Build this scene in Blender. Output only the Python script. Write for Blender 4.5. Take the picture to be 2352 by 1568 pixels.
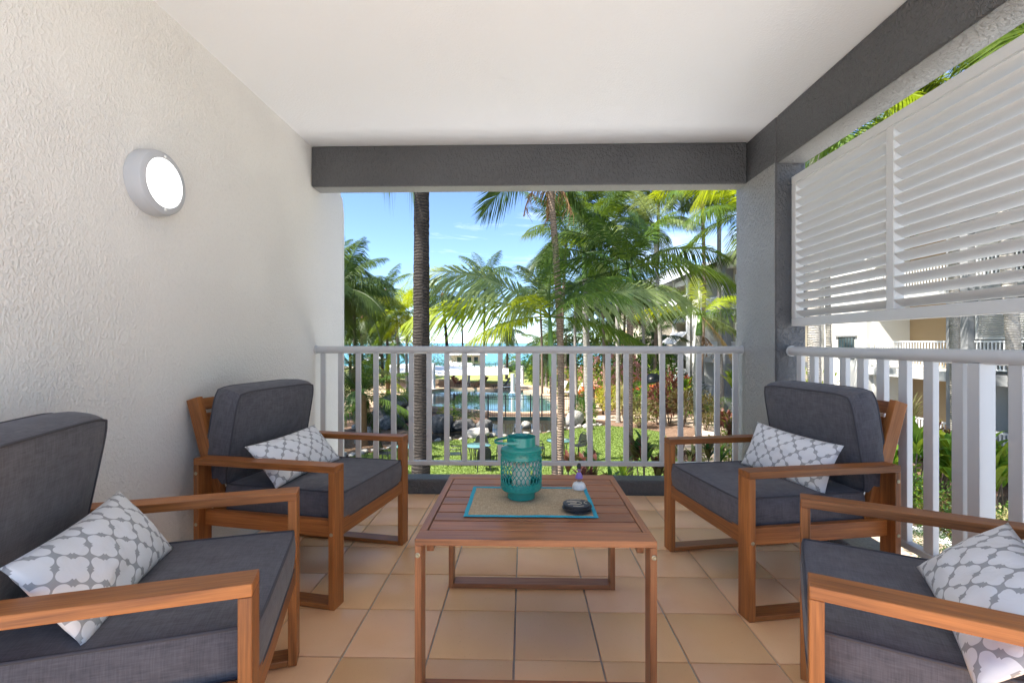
import bpy, bmesh, math, random
from mathutils import Vector, Matrix, Euler, noise
from mathutils.geometry import tessellate_polygon

R = math.radians
rnd = random.Random(11)
sc = bpy.context.scene
for o in list(bpy.data.objects):
    bpy.data.objects.remove(o)
LINK = sc.collection.objects.link

# ------------------------------------------------------------------ camera
YAW, F_PX, EYE = 0.0246, 1098.0, 1.1          # yaw, focal length for a 2352 px wide frame, eye height above the balcony floor
cam_d = bpy.data.cameras.new('camera')
cam = bpy.data.objects.new('camera', cam_d)
LINK(cam)
cam.location = (0, 0, EYE)
cam.rotation_euler = (math.pi / 2, 0, YAW)
cam_d.sensor_width = 36
cam_d.lens = 36 * F_PX / 2352
cam_d.shift_y = 3 / 2352
cam_d.clip_start = 0.05
cam_d.clip_end = 20000
sc.camera = cam

# ------------------------------------------------------------------ sky and sun
SUN_AZ, SUN_EL = R(-112), R(52)               # from +Y, clockwise
world = bpy.data.worlds.new('World')
sc.world = world
world.use_nodes = True
wn, wl = world.node_tree.nodes, world.node_tree.links
for n in list(wn):
    wn.remove(n)
sky = wn.new('ShaderNodeTexSky')
sky.sky_type = 'NISHITA'
sky.sun_disc = False
sky.sun_elevation = SUN_EL
sky.sun_rotation = SUN_AZ % (2 * math.pi)
sky.air_density = 0.65
sky.dust_density = 0.05
sky.ozone_density = 4.0
tc = wn.new('ShaderNodeTexCoord')
mp = wn.new('ShaderNodeMapping')
mp.inputs['Scale'].default_value = (1.2, 1.2, 7.0)
mp.inputs['Rotation'].default_value = (R(8), R(14), 0)
wl.new(tc.outputs['Generated'], mp.inputs['Vector'])
cn = wn.new('ShaderNodeTexNoise')
cn.inputs['Scale'].default_value = 2.6
cn.inputs['Detail'].default_value = 9
cn.inputs['Roughness'].default_value = 0.62
cn.inputs['Distortion'].default_value = 0.6
wl.new(mp.outputs[0], cn.inputs['Vector'])
cr = wn.new('ShaderNodeMapRange')
cr.inputs[1].default_value = 0.52
cr.inputs[2].default_value = 0.80
cr.inputs[3].default_value = 0.0
cr.inputs[4].default_value = 0.42
wl.new(cn.outputs[0], cr.inputs[0])
cm = wn.new('ShaderNodeMix')
cm.data_type = 'RGBA'
wl.new(cr.outputs[0], cm.inputs[0])
wl.new(sky.outputs[0], cm.inputs[6])
cm.inputs[7].default_value = (9.0, 9.4, 10.0, 1)
bg = wn.new('ShaderNodeBackground')
bg.inputs['Strength'].default_value = 0.074
wl.new(cm.outputs[2], bg.inputs['Color'])
wo = wn.new('ShaderNodeOutputWorld')
wl.new(bg.outputs[0], wo.inputs[0])

sun_d = bpy.data.lights.new('sun', 'SUN')
sun_d.energy = 3.2
sun_d.angle = R(0.5)
sun_d.color = (1.0, 0.95, 0.86)
sun = bpy.data.objects.new('sun', sun_d)
LINK(sun)
sdir = Vector((math.sin(SUN_AZ) * math.cos(SUN_EL), math.cos(SUN_AZ) * math.cos(SUN_EL), math.sin(SUN_EL)))
sun.rotation_euler = sdir.to_track_quat('Z', 'Y').to_euler()
sun.location = (-20, -10, 30)

sc.view_settings.view_transform = 'Standard'
sc.view_settings.look = 'None'
sc.view_settings.exposure = 2.28
sc.view_settings.gamma = 1.0
sc.view_settings.use_curve_mapping = False
sc.render.engine = 'CYCLES'
sc.cycles.use_denoising = True
sc.cycles.max_bounces = 10
sc.cycles.diffuse_bounces = 6
sc.cycles.glossy_bounces = 4
sc.cycles.transmission_bounces = 6
sc.cycles.caustics_reflective = False
sc.cycles.caustics_refractive = False
sc.cycles.sample_clamp_indirect = 8.0

# ------------------------------------------------------------------ small survey helpers (photo measurements -> metres)
_c, _s = math.cos(YAW), math.sin(YAW)
def ray(px, py):
    a = (px - 1176.0) / F_PX
    return Vector((a * _c - _s, _c + a * _s, -(py - 787.0) / F_PX))
def at(px, py, d):
    """world point seen at (px, py), d metres in front of the eye"""
    return ray(px, py) * d + Vector((0, 0, EYE))
GZ = -3.4
def gnd(px, py, z=GZ):
    r = ray(px, py)
    return r * ((z - EYE) / r.z) + Vector((0, 0, EYE))
def gx(px, d, z=GZ):
    p = at(px, 787, d)
    p.z = z
    return p

# ------------------------------------------------------------------ mesh helpers
class MB:
    def __init__(self):
        self.v, self.f = [], []
    def add(self, vs, fs):
        n = len(self.v)
        self.v += [tuple(p) for p in vs]
        self.f += [tuple(i + n for i in f) for f in fs]
        return self
    def box(self, c, s, m=None):
        cx, cy, cz = c
        hx, hy, hz = s[0] / 2, s[1] / 2, s[2] / 2
        vs = [Vector((x * hx, y * hy, z * hz)) for z in (-1, 1) for y in (-1, 1) for x in (-1, 1)]
        if m is not None:
            vs = [m @ p for p in vs]
        vs = [(p[0] + cx, p[1] + cy, p[2] + cz) for p in vs]
        return self.add(vs, [(0, 2, 3, 1), (4, 5, 7, 6), (0, 1, 5, 4), (2, 6, 7, 3), (0, 4, 6, 2), (1, 3, 7, 5)])
    def bar(self, a, b, w, t, up=(0, 0, 1)):
        """square bar from a to b, w across, t along up"""
        a, b = Vector(a), Vector(b)
        d = (b - a)
        L = d.length
        d.normalize()
        u = Vector(up)
        x = d.cross(u)
        if x.length < 1e-4:
            x = d.cross(Vector((1, 0, 0)))
        x.normalize()
        z = x.cross(d)
        m = Matrix((x, d, z)).transposed()
        return self.box((a + b) / 2, (w, L, t), m)
    def tube(self, pts, r, n=8, closed=False, cap=True):
        pts = [Vector(p) for p in pts]
        N = len(pts)
        rs = r if isinstance(r, (list, tuple)) else [r] * N
        vs, fs = [], []
        prev = None
        for i, p in enumerate(pts):
            if closed:
                t = pts[(i + 1) % N] - pts[i - 1]
            else:
                t = pts[min(i + 1, N - 1)] - pts[max(i - 1, 0)]
            t.normalize()
            if prev is None:
                u = t.cross(Vector((0, 0, 1)))
                if u.length < 1e-3:
                    u = t.cross(Vector((0, 1, 0)))
            else:
                u = prev - t * prev.dot(t)
            u.normalize()
            prev = u
            w = t.cross(u)
            for k in range(n):
                a = 2 * math.pi * k / n
                vs.append(p + (u * math.cos(a) + w * math.sin(a)) * rs[i])
        M = N if closed else N - 1
        for i in range(M):
            for k in range(n):
                a, b = i * n + k, i * n + (k + 1) % n
                c, d = ((i + 1) % N) * n + (k + 1) % n, ((i + 1) % N) * n + k
                fs.append((a, b, c, d))
        if cap and not closed:
            fs.append(tuple(range(n))[::-1])
            fs.append(tuple((N - 1) * n + k for k in range(n)))
        return self.add(vs, fs)
    def lathe(self, prof, n=32, c=(0, 0, 0), cap=True):
        vs, fs = [], []
        for r, z in prof:
            for k in range(n):
                a = 2 * math.pi * k / n
                vs.append((c[0] + r * math.cos(a), c[1] + r * math.sin(a), c[2] + z))
        for i in range(len(prof) - 1):
            for k in range(n):
                fs.append((i * n + k, i * n + (k + 1) % n, (i + 1) * n + (k + 1) % n, (i + 1) * n + k))
        if cap:
            fs.append(tuple(range(n))[::-1])
            fs.append(tuple((len(prof) - 1) * n + k for k in range(n)))
        return self.add(vs, fs)
    def mesh(self, name, mat, smooth=False, bevel=0, seg=1, sharp=None):
        me = bpy.data.meshes.new(name)
        me.from_pydata(self.v, [], self.f)
        if bevel:
            bm = bmesh.new()
            bm.from_mesh(me)
            bmesh.ops.remove_doubles(bm, verts=bm.verts, dist=1e-6)
            es = [e for e in bm.edges if len(e.link_faces) == 2 and e.calc_face_angle(0) > R(30)]
            bmesh.ops.bevel(bm, geom=es, offset=bevel, segments=seg, profile=0.5, affect='EDGES', clamp_overlap=True)
            bm.to_mesh(me)
            bm.free()
        me.materials.append(mat)
        if smooth:
            me.polygons.foreach_set('use_smooth', [True] * len(me.polygons))
            if sharp:
                me.set_sharp_from_angle(angle=R(sharp))
        me.update()
        return me
    def build(self, name, mat, parent=None, loc=None, rot=None, **kw):
        return obj(name, self.mesh(name, mat, **kw), parent, loc, rot)

def obj(name, me, parent=None, loc=None, rot=None):
    o = bpy.data.objects.new(name, me)
    LINK(o)
    if parent is not None:
        o.parent = parent
    if loc is not None:
        o.location = loc
    if rot is not None:
        o.rotation_euler = rot
    return o
def tag(o, label=None, cat=None, group=None, kind=None):
    if label: o['label'] = label
    if cat: o['category'] = cat
    if group: o['group'] = group
    if kind: o['kind'] = kind
    return o
def thing(name, label, cat, loc=(0, 0, 0), rz=0, group=None):
    o = bpy.data.objects.new(name, None)
    o.empty_display_size = 0.1
    LINK(o)
    o.location = loc
    o.rotation_euler = (0, 0, rz)
    return tag(o, label, cat, group)
def copy_tree(o, parent=None):
    c = o.copy()
    LINK(c)
    c.parent = parent
    for ch in o.children:
        copy_tree(ch, c)
    return c
def text(name, body, size, mat, parent, loc, rot=(0, 0, 0)):
    fcv = bpy.data.curves.new(name, 'FONT')
    fcv.body, fcv.size, fcv.align_x, fcv.align_y = body, size, 'CENTER', 'CENTER'
    tmp = bpy.data.objects.new(name, fcv)
    LINK(tmp)
    bpy.context.view_layer.update()
    me = bpy.data.meshes.new_from_object(tmp.evaluated_get(bpy.context.evaluated_depsgraph_get()))
    bpy.data.objects.remove(tmp)
    me.materials.clear()
    me.materials.append(mat)
    return obj(name, me, parent, loc, rot)
def struct(name, mb, mat, **kw):
    return tag(mb.build(name, mat, **kw), kind='structure')

# ------------------------------------------------------------------ materials
class NT:
    def __init__(self, name):
        self.m = bpy.data.materials.new(name)
        self.m.use_nodes = True
        self.n, self.l = self.m.node_tree.nodes, self.m.node_tree.links
        self.n.clear()
        self.out = self.n.new('ShaderNodeOutputMaterial')
    def new(self, t, **kw):
        nd = self.n.new('ShaderNode' + t)
        for k, v in kw.items():
            if k.startswith('_'):
                setattr(nd, k[1:], v)
        for k, v in kw.items():
            if not k.startswith('_'):
                key = int(k[1:]) if k[0] == 'i' and k[1:].isdigit() else k
                self.put(nd.inputs[key], v)
        return nd
    def put(self, sock, v):
        if isinstance(v, bpy.types.NodeSocket):
            self.l.new(v, sock)
        elif isinstance(v, bpy.types.Node):
            self.l.new(v.outputs[0], sock)
        else:
            if isinstance(v, (tuple, list)) and len(v) == 3 and sock.type == 'RGBA':
                v = (*v, 1)
            sock.default_value = v
    def math(self, op, a, b=0.0):
        return self.new('Math', _operation=op, i0=a, i1=b).outputs[0]
    def mixc(self, f, a, b, blend='MIX'):
        nd = self.n.new('ShaderNodeMix')
        nd.data_type = 'RGBA'
        nd.blend_type = blend
        self.put(nd.inputs[0], f)
        self.put(nd.inputs[6], a)
        self.put(nd.inputs[7], b)
        return nd.outputs[2]
    def coords(self, kind='Object', scale=(1, 1, 1), rot=(0, 0, 0)):
        t = self.n.new('ShaderNodeTexCoord')
        mpn = self.n.new('ShaderNodeMapping')
        mpn.inputs['Scale'].default_value = scale
        mpn.inputs['Rotation'].default_value = rot
        self.l.new(t.outputs[kind], mpn.inputs['Vector'])
        return mpn.outputs[0]
    def noise(self, vec, scale, detail=4, rough=0.55, dist=0.0):
        nd = self.n.new('ShaderNodeTexNoise')
        self.l.new(vec, nd.inputs['Vector'])
        nd.inputs['Scale'].default_value = scale
        nd.inputs['Detail'].default_value = detail
        nd.inputs['Roughness'].default_value = rough
        nd.inputs['Distortion'].default_value = dist
        return nd.outputs[0]
    def rng(self, v, a, b, c=0.0, d=1.0):
        return self.new('MapRange', i0=v, i1=a, i2=b, i3=c, i4=d).outputs[0]
    def bump(self, h, strength, dist, normal=None):
        nd = self.n.new('ShaderNodeBump')
        nd.inputs['Strength'].default_value = strength
        nd.inputs['Distance'].default_value = dist
        self.put(nd.inputs['Height'], h)
        if normal is not None:
            self.put(nd.inputs['Normal'], normal)
        return nd.outputs[0]
    def objrand(self):
        return self.n.new('ShaderNodeObjectInfo').outputs['Random']
    def finish(self, color, rough=0.5, normal=None, spec=0.5, metallic=0.0, **extra):
        p = self.n.new('ShaderNodeBsdfPrincipled')
        self.put(p.inputs['Base Color'], color)
        self.put(p.inputs['Roughness'], rough)
        self.put(p.inputs['Specular IOR Level'], spec)
        self.put(p.inputs['Metallic'], metallic)
        for k, v in extra.items():
            self.put(p.inputs[k], v)
        if normal is not None:
            self.put(p.inputs['Normal'], normal)
        self.l.new(p.outputs[0], self.out.inputs[0])
        self.bsdf = p
        return self.m

def mul(c, k):
    return tuple(min(1.0, x * k) for x in c)

def plain(name, col, rough=0.5, var=0.1, scale=6, bump=None, spec=0.5, metallic=0.0, objvar=0.0, coord='Object'):
    t = NT(name)
    v = t.coords(coord)
    nz = t.noise(v, scale, 6, 0.6)
    c = t.mixc(nz, mul(col, 1 - var), mul(col, 1 + var))
    if objvar:
        k = t.rng(t.objrand(), 0, 1, 1 - objvar, 1 + objvar)
        hs = t.new('HueSaturation', Color=c, Value=k)
        c = hs.outputs[0]
    nrm = None
    if bump:
        nrm = t.bump(t.noise(v, bump[0], 5, 0.6), bump[1], bump[2])
    return t.finish(c, rough, nrm, spec, metallic)

def stucco(name, col, rough, strength, dist=0.006, scale=26, var=0.04, spec=0.3, pit_tone=0.0):
    t = NT(name)
    v = t.coords('Object')
    st = t.new('Mapping', Vector=v, Scale=(1.0, 1.0, 0.72), Rotation=(0.3, 0.2, 0.1)).outputs[0]
    n1 = t.noise(st, scale, 3, 0.6, 0.35)
    lump = t.rng(n1, 0.46, 0.62)
    n2 = t.noise(v, scale * 2.7, 3, 0.65)
    patch = t.rng(t.noise(v, 2.3, 3, 0.6), 0.32, 0.66, 0.35, 1.0)
    h = t.math('MULTIPLY', t.math('ADD', lump, t.math('MULTIPLY', n2, 0.55)), patch)
    big = t.noise(v, 0.9, 5, 0.65)
    nrm = t.bump(h, strength, dist)
    c = t.mixc(big, mul(col, 1 - var), mul(col, 1 + var))
    if pit_tone:
        pit = t.rng(n1, 0.34, 0.48, pit_tone, 0.0)  # darker tone in the low parts of the relief
        c = t.mixc(pit, c, mul(col, 0.68))
        scuff = t.rng(t.noise(t.new('Mapping', Vector=v, Scale=(1.5, 1.5, 0.5)).outputs[0], 3.0, 6, 0.7), 0.60, 0.75, 0.0, 0.10)
        c = t.mixc(scuff, c, mul(col, 0.7))
    return t.finish(c, rough, nrm, spec)

def wood(name, a, b, axis, rough=0.42, k=1.0):
    t = NT(name)
    sc3 = [14.0 * k, 14.0 * k, 14.0 * k]
    sc3[axis] = 0.9
    v = t.coords('Object')
    off = t.new('VectorMath', _operation='SCALE', i0=(3.1, 7.7, 5.3))
    t.put(off.inputs['Scale'], t.math('MULTIPLY', t.objrand(), 9.0))
    vv = t.new('VectorMath', _operation='ADD', i0=v, i1=off.outputs[0]).outputs[0]
    mpn = t.new('Mapping', Vector=vv, Scale=tuple(sc3)).outputs[0]
    n1 = t.noise(mpn, 1.6, 5, 0.6, 1.2)
    fine = [90.0, 90.0, 90.0]
    fine[axis] = 3.0
    n2 = t.noise(t.new('Mapping', Vector=vv, Scale=tuple(fine)).outputs[0], 2.0, 3, 0.7)
    f = t.rng(t.math('ADD', t.math('MULTIPLY', n1, 0.72), t.math('MULTIPLY', n2, 0.42)), 0.40, 0.74)
    c = t.mixc(f, a, b)
    val = t.rng(t.objrand(), 0, 1, 0.86, 1.16)
    c = t.new('HueSaturation', Color=c, Value=val).outputs[0]
    nrm = t.bump(n2, 0.12, 0.0015)
    return t.finish(c, t.rng(n1, 0.3, 0.7, rough - 0.06, rough + 0.08), nrm, 0.45)

def fabric(name, col, k=1.0, spread=0.26):
    t = NT(name)
    v = t.coords('Object')
    acc = None
    for s3 in ((340, 22, 22), (22, 340, 22), (22, 22, 340)):
        nz = t.noise(t.new('Mapping', Vector=v, Scale=tuple(x * k for x in s3)).outputs[0], 1.0, 2, 0.6)
        acc = nz if acc is None else t.math('ADD', acc, nz)
    f = t.rng(acc, 1.15, 1.85)
    c = t.mixc(f, mul(col, 1 - spread), mul(col, 1 + spread))
    big = t.noise(v, 7, 3, 0.6)
    c = t.mixc(t.rng(big, 0.3, 0.7, 0.0, 0.10), c, mul(col, 1.5))
    wr = t.noise(v, 11, 3, 0.55, 0.5)
    nrm = t.bump(wr, 0.25, 0.012)
    nrm = t.bump(acc, 0.35, 0.0012, nrm)
    return t.finish(c, 0.9, nrm, 0.2, **{'Sheen Weight': 0.12, 'Sheen Roughness': 0.5})

def leafmat(name, col, trans=0.4, tcol=None, rough=0.48, var=0.35, objvar=0.22, nscale=2.5):
    t = NT(name)
    v = t.coords('Object')
    nz = t.noise(v, nscale, 3, 0.6)
    c = t.mixc(nz, mul(col, 1 - var), mul(col, 1 + var))
    rr = t.objrand()
    hs = t.new('HueSaturation', Color=c, Hue=t.rng(rr, 0, 1, 0.488, 0.512), Value=t.rng(rr, 0, 1, 1 - objvar, 1 + objvar))
    c = hs.outputs[0]
    p = t.new('BsdfPrincipled', **{'Base Color': c, 'Roughness': rough, 'Specular IOR Level': 0.3})
    tc_ = tcol or (col[0] * 1.9, col[1] * 1.75, col[2] * 0.7)
    tb = t.new('BsdfTranslucent', Color=t.mixc(nz, mul(tc_, 0.75), mul(tc_, 1.2)))
    mx = t.new('MixShader', i0=trans)
    t.l.new(p.outputs[0], mx.inputs[1])
    t.l.new(tb.outputs[0], mx.inputs[2])
    t.l.new(mx.outputs[0], t.out.inputs[0])
    return t.m

M = {}
M['wall'] = stucco('warm_white_stucco', (0.78, 0.76, 0.72), 0.80, 0.62, 0.005, 90, 0.03, 0.2, 0.14)
M['ceiling'] = stucco('white_ceiling_paint', (0.84, 0.85, 0.86), 0.8, 0.30, 0.003, 95, 0.015, 0.2)
M['dark_render'] = stucco('charcoal_render', (0.083, 0.083, 0.086), 0.42, 0.9, 0.007, 55, 0.06, 0.55)
M['lit_face_grey'] = stucco('lit_face_grey', (0.29, 0.285, 0.275), 0.42, 1.0, 0.008, 60, 0.05, 0.7)  # charcoal render with the outdoor light on it put into the colour
M['rail'] = plain('grey_powder_coat', (0.54, 0.535, 0.53), 0.38, 0.03, 3, (900, 0.05, 0.0005), 0.5)
M['louvre'] = plain('pale_grey_powder_coat', (0.60, 0.60, 0.59), 0.42, 0.02, 3, (900, 0.05, 0.0005), 0.45)
M['lamp_ring'] = plain('grey_lamp_plastic', (0.48, 0.49, 0.51), 0.45, 0.03, 5)
WA, WB = (0.15, 0.045, 0.010), (0.42, 0.155, 0.040)
for ax, nm in enumerate('xyz'):
    M['wood_' + nm] = wood('oiled_wood_' + nm, WA, WB, ax)
TA, TB = (0.18, 0.064, 0.025), (0.45, 0.19, 0.078)
for ax, nm in enumerate('xyz'):
    M['twood_' + nm] = wood('table_wood_' + nm, TA, TB, ax, 0.36)
M['fabric'] = fabric('charcoal_linen', (0.098, 0.095, 0.107))
M['piping'] = plain('charcoal_piping', (0.06, 0.058, 0.068), 0.85, 0.1, 40)
M['bolt'] = plain('brushed_bolt', (0.42, 0.38, 0.26), 0.35, 0.1, 60, metallic=0.8)
M['teal'] = plain('teal_enamel', (0.016, 0.235, 0.195), 0.22, 0.06, 20, (70, 0.06, 0.001), 0.55)
M['candle'] = plain('ivory_wax', (0.78, 0.70, 0.55), 0.5, 0.03, 10)
M['turquoise'] = plain('turquoise_binding', (0.02, 0.33, 0.46), 0.75, 0.15, 50, (300, 0.3, 0.001))
M['white_plastic'] = plain('white_plastic', (0.72, 0.72, 0.70), 0.4, 0.02, 5)
M['skin'] = plain('tan_skin', (0.40, 0.20, 0.11), 0.5, 0.1, 20)
M['purple'] = plain('lilac_plastic', (0.22, 0.13, 0.42), 0.35, 0.15, 60)
M['hair'] = plain('black_hair', (0.012, 0.011, 0.012), 0.4, 0.2, 60)
M['coaster'] = plain('black_wood', (0.022, 0.022, 0.026), 0.38, 0.2, 40)
M['beige_paint'] = plain('beige_paint', (0.48, 0.41, 0.31), 0.6, 0.1, 60)
M['black_metal'] = plain('black_metal', (0.012, 0.013, 0.015), 0.4, 0.1, 10)
M['white_metal'] = plain('white_metal', (0.72, 0.73, 0.74), 0.4, 0.03, 10)
M['white_wall'] = stucco('white_building_render', (0.70, 0.69, 0.65), 0.8, 0.3, 0.006, 18, 0.05, 0.2)
M['tan_wall'] = stucco('tan_building_render', (0.42, 0.30, 0.175), 0.8, 0.25, 0.006, 18, 0.06, 0.2)
M['cream_wall'] = stucco('cream_building_render', (0.60, 0.53, 0.41), 0.8, 0.25, 0.006, 18, 0.06, 0.2)
M['grey_wall'] = stucco('grey_building_render', (0.24, 0.245, 0.25), 0.75, 0.3, 0.006, 18, 0.06, 0.25)
M['pale_grey_wall'] = stucco('pale_grey_building_render', (0.52, 0.52, 0.50), 0.75, 0.3, 0.006, 18, 0.05, 0.25)
M['sail'] = plain('white_sail_cloth', (0.82, 0.82, 0.80), 0.7, 0.03, 1)
M['roof'] = plain('pale_roof_sheet', (0.42, 0.44, 0.46), 0.5, 0.08, 3)
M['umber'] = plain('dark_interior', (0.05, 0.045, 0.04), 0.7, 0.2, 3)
M['glass'] = plain('dark_window_glass', (0.03, 0.05, 0.06), 0.06, 0.2, 1, spec=0.8)
M['lounge_white'] = plain('white_lounger_mesh', (0.66, 0.66, 0.62), 0.6, 0.06, 20)
M['lounge_brown'] = plain('brown_lounger_frame', (0.10, 0.055, 0.04), 0.5, 0.1, 20)
M['towel_red'] = plain('dusky_red_towel', (0.27, 0.10, 0.09), 0.9, 0.2, 20)
M['cloth_dark'] = plain('dark_swimwear', (0.03, 0.03, 0.04), 0.8, 0.1, 20)

# sandy quarry tile, each tile a little different
t = NT('terracotta_sand_tile')
v = t.coords('Object')
rr = t.objrand()
off = t.new('VectorMath', _operation='SCALE', i0=(5.1, 3.7, 1.3))
t.put(off.inputs['Scale'], t.math('MULTIPLY', rr, 20.0))
vv = t.new('VectorMath', _operation='ADD', i0=v, i1=off.outputs[0]).outputs[0]
blot = t.noise(vv, 5.5, 5, 0.6, 0.6)
c = t.mixc(t.rng(blot, 0.3, 0.7), (0.84, 0.505, 0.28), (0.88, 0.555, 0.33))
c = t.mixc(t.rng(rr, 0.0, 1.0, 0.0, 0.6), c, (0.86, 0.53, 0.215))
speck = t.noise(vv, 160, 2, 0.5)
c = t.mixc(t.rng(speck, 0.68, 0.76, 0.0, 0.4), c, (0.38, 0.22, 0.12))
val = t.rng(t.math('FRACT', t.math('MULTIPLY', rr, 7.31)), 0, 1, 0.90, 1.08)
c = t.new('HueSaturation', Color=c, Value=val).outputs[0]
nrm = t.bump(t.noise(vv, 90, 3, 0.6), 0.10, 0.001)
nrm = t.bump(t.noise(vv, 4, 2, 0.5), 0.08, 0.006, nrm)
M['tile'] = t.finish(c, t.rng(blot, 0.3, 0.7, 0.30, 0.40), nrm, 0.45)
M['grout'] = plain('grey_grout', (0.46, 0.44, 0.41), 0.9, 0.2, 30, (200, 0.5, 0.001))

# printed trellis cushion cover
t = NT('trellis_print_cotton')
uv = t.n.new('ShaderNodeUVMap').outputs[0]
sp = t.new('SeparateXYZ', Vector=uv)
def quatrefoil(ou, ov):
    ax = t.math('ABSOLUTE', t.math('SUBTRACT', t.math('FRACT', t.math('ADD', sp.outputs[0], ou)), 0.5))
    ay = t.math('ABSOLUTE', t.math('SUBTRACT', t.math('FRACT', t.math('ADD', sp.outputs[1], ov)), 0.5))
    def hyp(a, b):
        return t.math('SQRT', t.math('ADD', t.math('MULTIPLY', a, a), t.math('MULTIPLY', b, b)))
    lobes = t.math('MINIMUM', hyp(t.math('SUBTRACT', ax, 0.25), ay), hyp(ax, t.math('SUBTRACT', ay, 0.25)))
    return t.math('MINIMUM', t.math('SUBTRACT', lobes, 0.16), t.math('SUBTRACT', t.math('MAXIMUM', ax, ay), 0.205))
fld = t.math('MINIMUM', quatrefoil(0.0, 0.0), quatrefoil(0.5, 0.5))
line = t.math('GREATER_THAN', fld, 0.0)
weave = t.noise(t.new('Mapping', Vector=uv, Scale=(60, 60, 1)).outputs[0], 3, 2, 0.6)
c = t.mixc(line, (0.74, 0.74, 0.75), (0.34, 0.345, 0.35))
c = t.mixc(t.rng(weave, 0.3, 0.7, 0.0, 0.12), c, (0.45, 0.45, 0.46))
vo = t.coords('Object')
nrm = t.bump(t.noise(vo, 16, 3, 0.6, 0.5), 0.35, 0.012)
M['trellis'] = t.finish(c, 0.85, nrm, 0.2)

# burlap
t = NT('burlap')
v = t.coords('Object')
a1 = t.noise(t.new('Mapping', Vector=v, Scale=(900, 60, 1)).outputs[0], 1, 2, 0.6)
a2 = t.noise(t.new('Mapping', Vector=v, Scale=(60, 900, 1)).outputs[0], 1, 2, 0.6)
s_ = t.math('ADD', a1, a2)
c = t.mixc(t.rng(s_, 0.75, 1.25), (0.30, 0.225, 0.14), (0.56, 0.45, 0.31))
M['burlap'] = t.finish(c, 0.95, t.bump(s_, 0.6, 0.0015), 0.1)

# trunks
def trunk_mat(name, a, b, ring, strength):
    t = NT(name)
    v = t.coords('Object')
    wv = t.new('TexWave', _wave_type='BANDS', _bands_direction='Z', Vector=v, Scale=ring, Distortion=4.5, Detail=4, **{'Detail Scale': 1.5})
    nz = t.noise(v, 5, 6, 0.65)
    nf = t.noise(t.new('Mapping', Vector=v, Scale=(30, 30, 9)).outputs[0], 1, 4, 0.7)
    f = t.math('ADD', t.math('MULTIPLY', nz, 0.55), t.math('MULTIPLY', nf, 0.5))
    c = t.mixc(t.rng(f, 0.32, 0.72), a, b)
    c = t.mixc(t.rng(wv.outputs[1], 0.0, 0.22, 0.45, 0.0), c, mul(a, 0.6))
    h = t.math('ADD', wv.outputs[1], t.math('MULTIPLY', nf, 0.6))
    return t.finish(c, 0.85, t.bump(h, strength, 0.03), 0.2)
M['trunk_coco'] = trunk_mat('coconut_bark', (0.016, 0.012, 0.009), (0.062, 0.050, 0.041), 5.0, 0.8)
M['trunk_grey'] = trunk_mat('pale_ringed_bark', (0.17, 0.155, 0.13), (0.42, 0.39, 0.35), 6.0, 0.6)
M['trunk_brown'] = trunk_mat('brown_ringed_bark', (0.12, 0.085, 0.06), (0.30, 0.22, 0.165), 4.5, 0.7)
M['shaft'] = plain('green_crownshaft', (0.09, 0.17, 0.035), 0.35, 0.2, 3)
M['fibre'] = plain('dry_brown_fibre', (0.22, 0.12, 0.055), 0.9, 0.3, 8)
M['stem'] = plain('woody_stem', (0.14, 0.10, 0.07), 0.85, 0.2, 12)

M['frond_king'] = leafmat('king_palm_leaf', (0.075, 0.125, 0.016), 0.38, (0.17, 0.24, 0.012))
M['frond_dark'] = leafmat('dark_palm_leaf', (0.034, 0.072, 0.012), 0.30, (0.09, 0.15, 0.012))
M['frond_lime'] = leafmat('lime_palm_leaf', (0.22, 0.27, 0.012), 0.5, (0.46, 0.52, 0.012))
M['frond_pale'] = leafmat('pale_palm_leaf', (0.20, 0.25, 0.095), 0.36, (0.30, 0.36, 0.09))
M['frond_coco'] = leafmat('coconut_leaf', (0.062, 0.105, 0.026), 0.32)
M['frond_dry'] = leafmat('dry_palm_leaf', (0.26, 0.18, 0.09), 0.25)
M['frond_gold'] = leafmat('golden_palm_leaf', (0.30, 0.22, 0.02), 0.4)
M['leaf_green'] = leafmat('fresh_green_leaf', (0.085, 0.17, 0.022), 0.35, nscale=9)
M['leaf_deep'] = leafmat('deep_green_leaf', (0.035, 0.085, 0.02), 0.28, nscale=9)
M['leaf_lime'] = leafmat('lime_leaf', (0.19, 0.26, 0.03), 0.38, nscale=9)
M['leaf_yellow'] = leafmat('yellow_croton_leaf', (0.34, 0.31, 0.03), 0.35, (0.42, 0.38, 0.03), nscale=12)
M['leaf_red'] = leafmat('bronze_red_leaf', (0.13, 0.048, 0.035), 0.28, (0.24, 0.07, 0.045), nscale=10, var=0.6)
M['leaf_bronze'] = leafmat('bronze_green_leaf', (0.095, 0.078, 0.025), 0.3, (0.20, 0.16, 0.04), nscale=10, var=0.7)
M['leaf_pale'] = leafmat('cream_edged_leaf', (0.38, 0.36, 0.18), 0.32, nscale=12, var=0.6)
M['leaf_ginger'] = leafmat('ginger_leaf', (0.14, 0.26, 0.04), 0.42, nscale=4)
M['pink'] = leafmat('pink_blossom', (0.70, 0.34, 0.33), 0.3, (0.7, 0.36, 0.34), nscale=9)
M['orange'] = leafmat('orange_blossom', (0.60, 0.13, 0.05), 0.25, (0.6, 0.18, 0.07), nscale=9)

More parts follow.
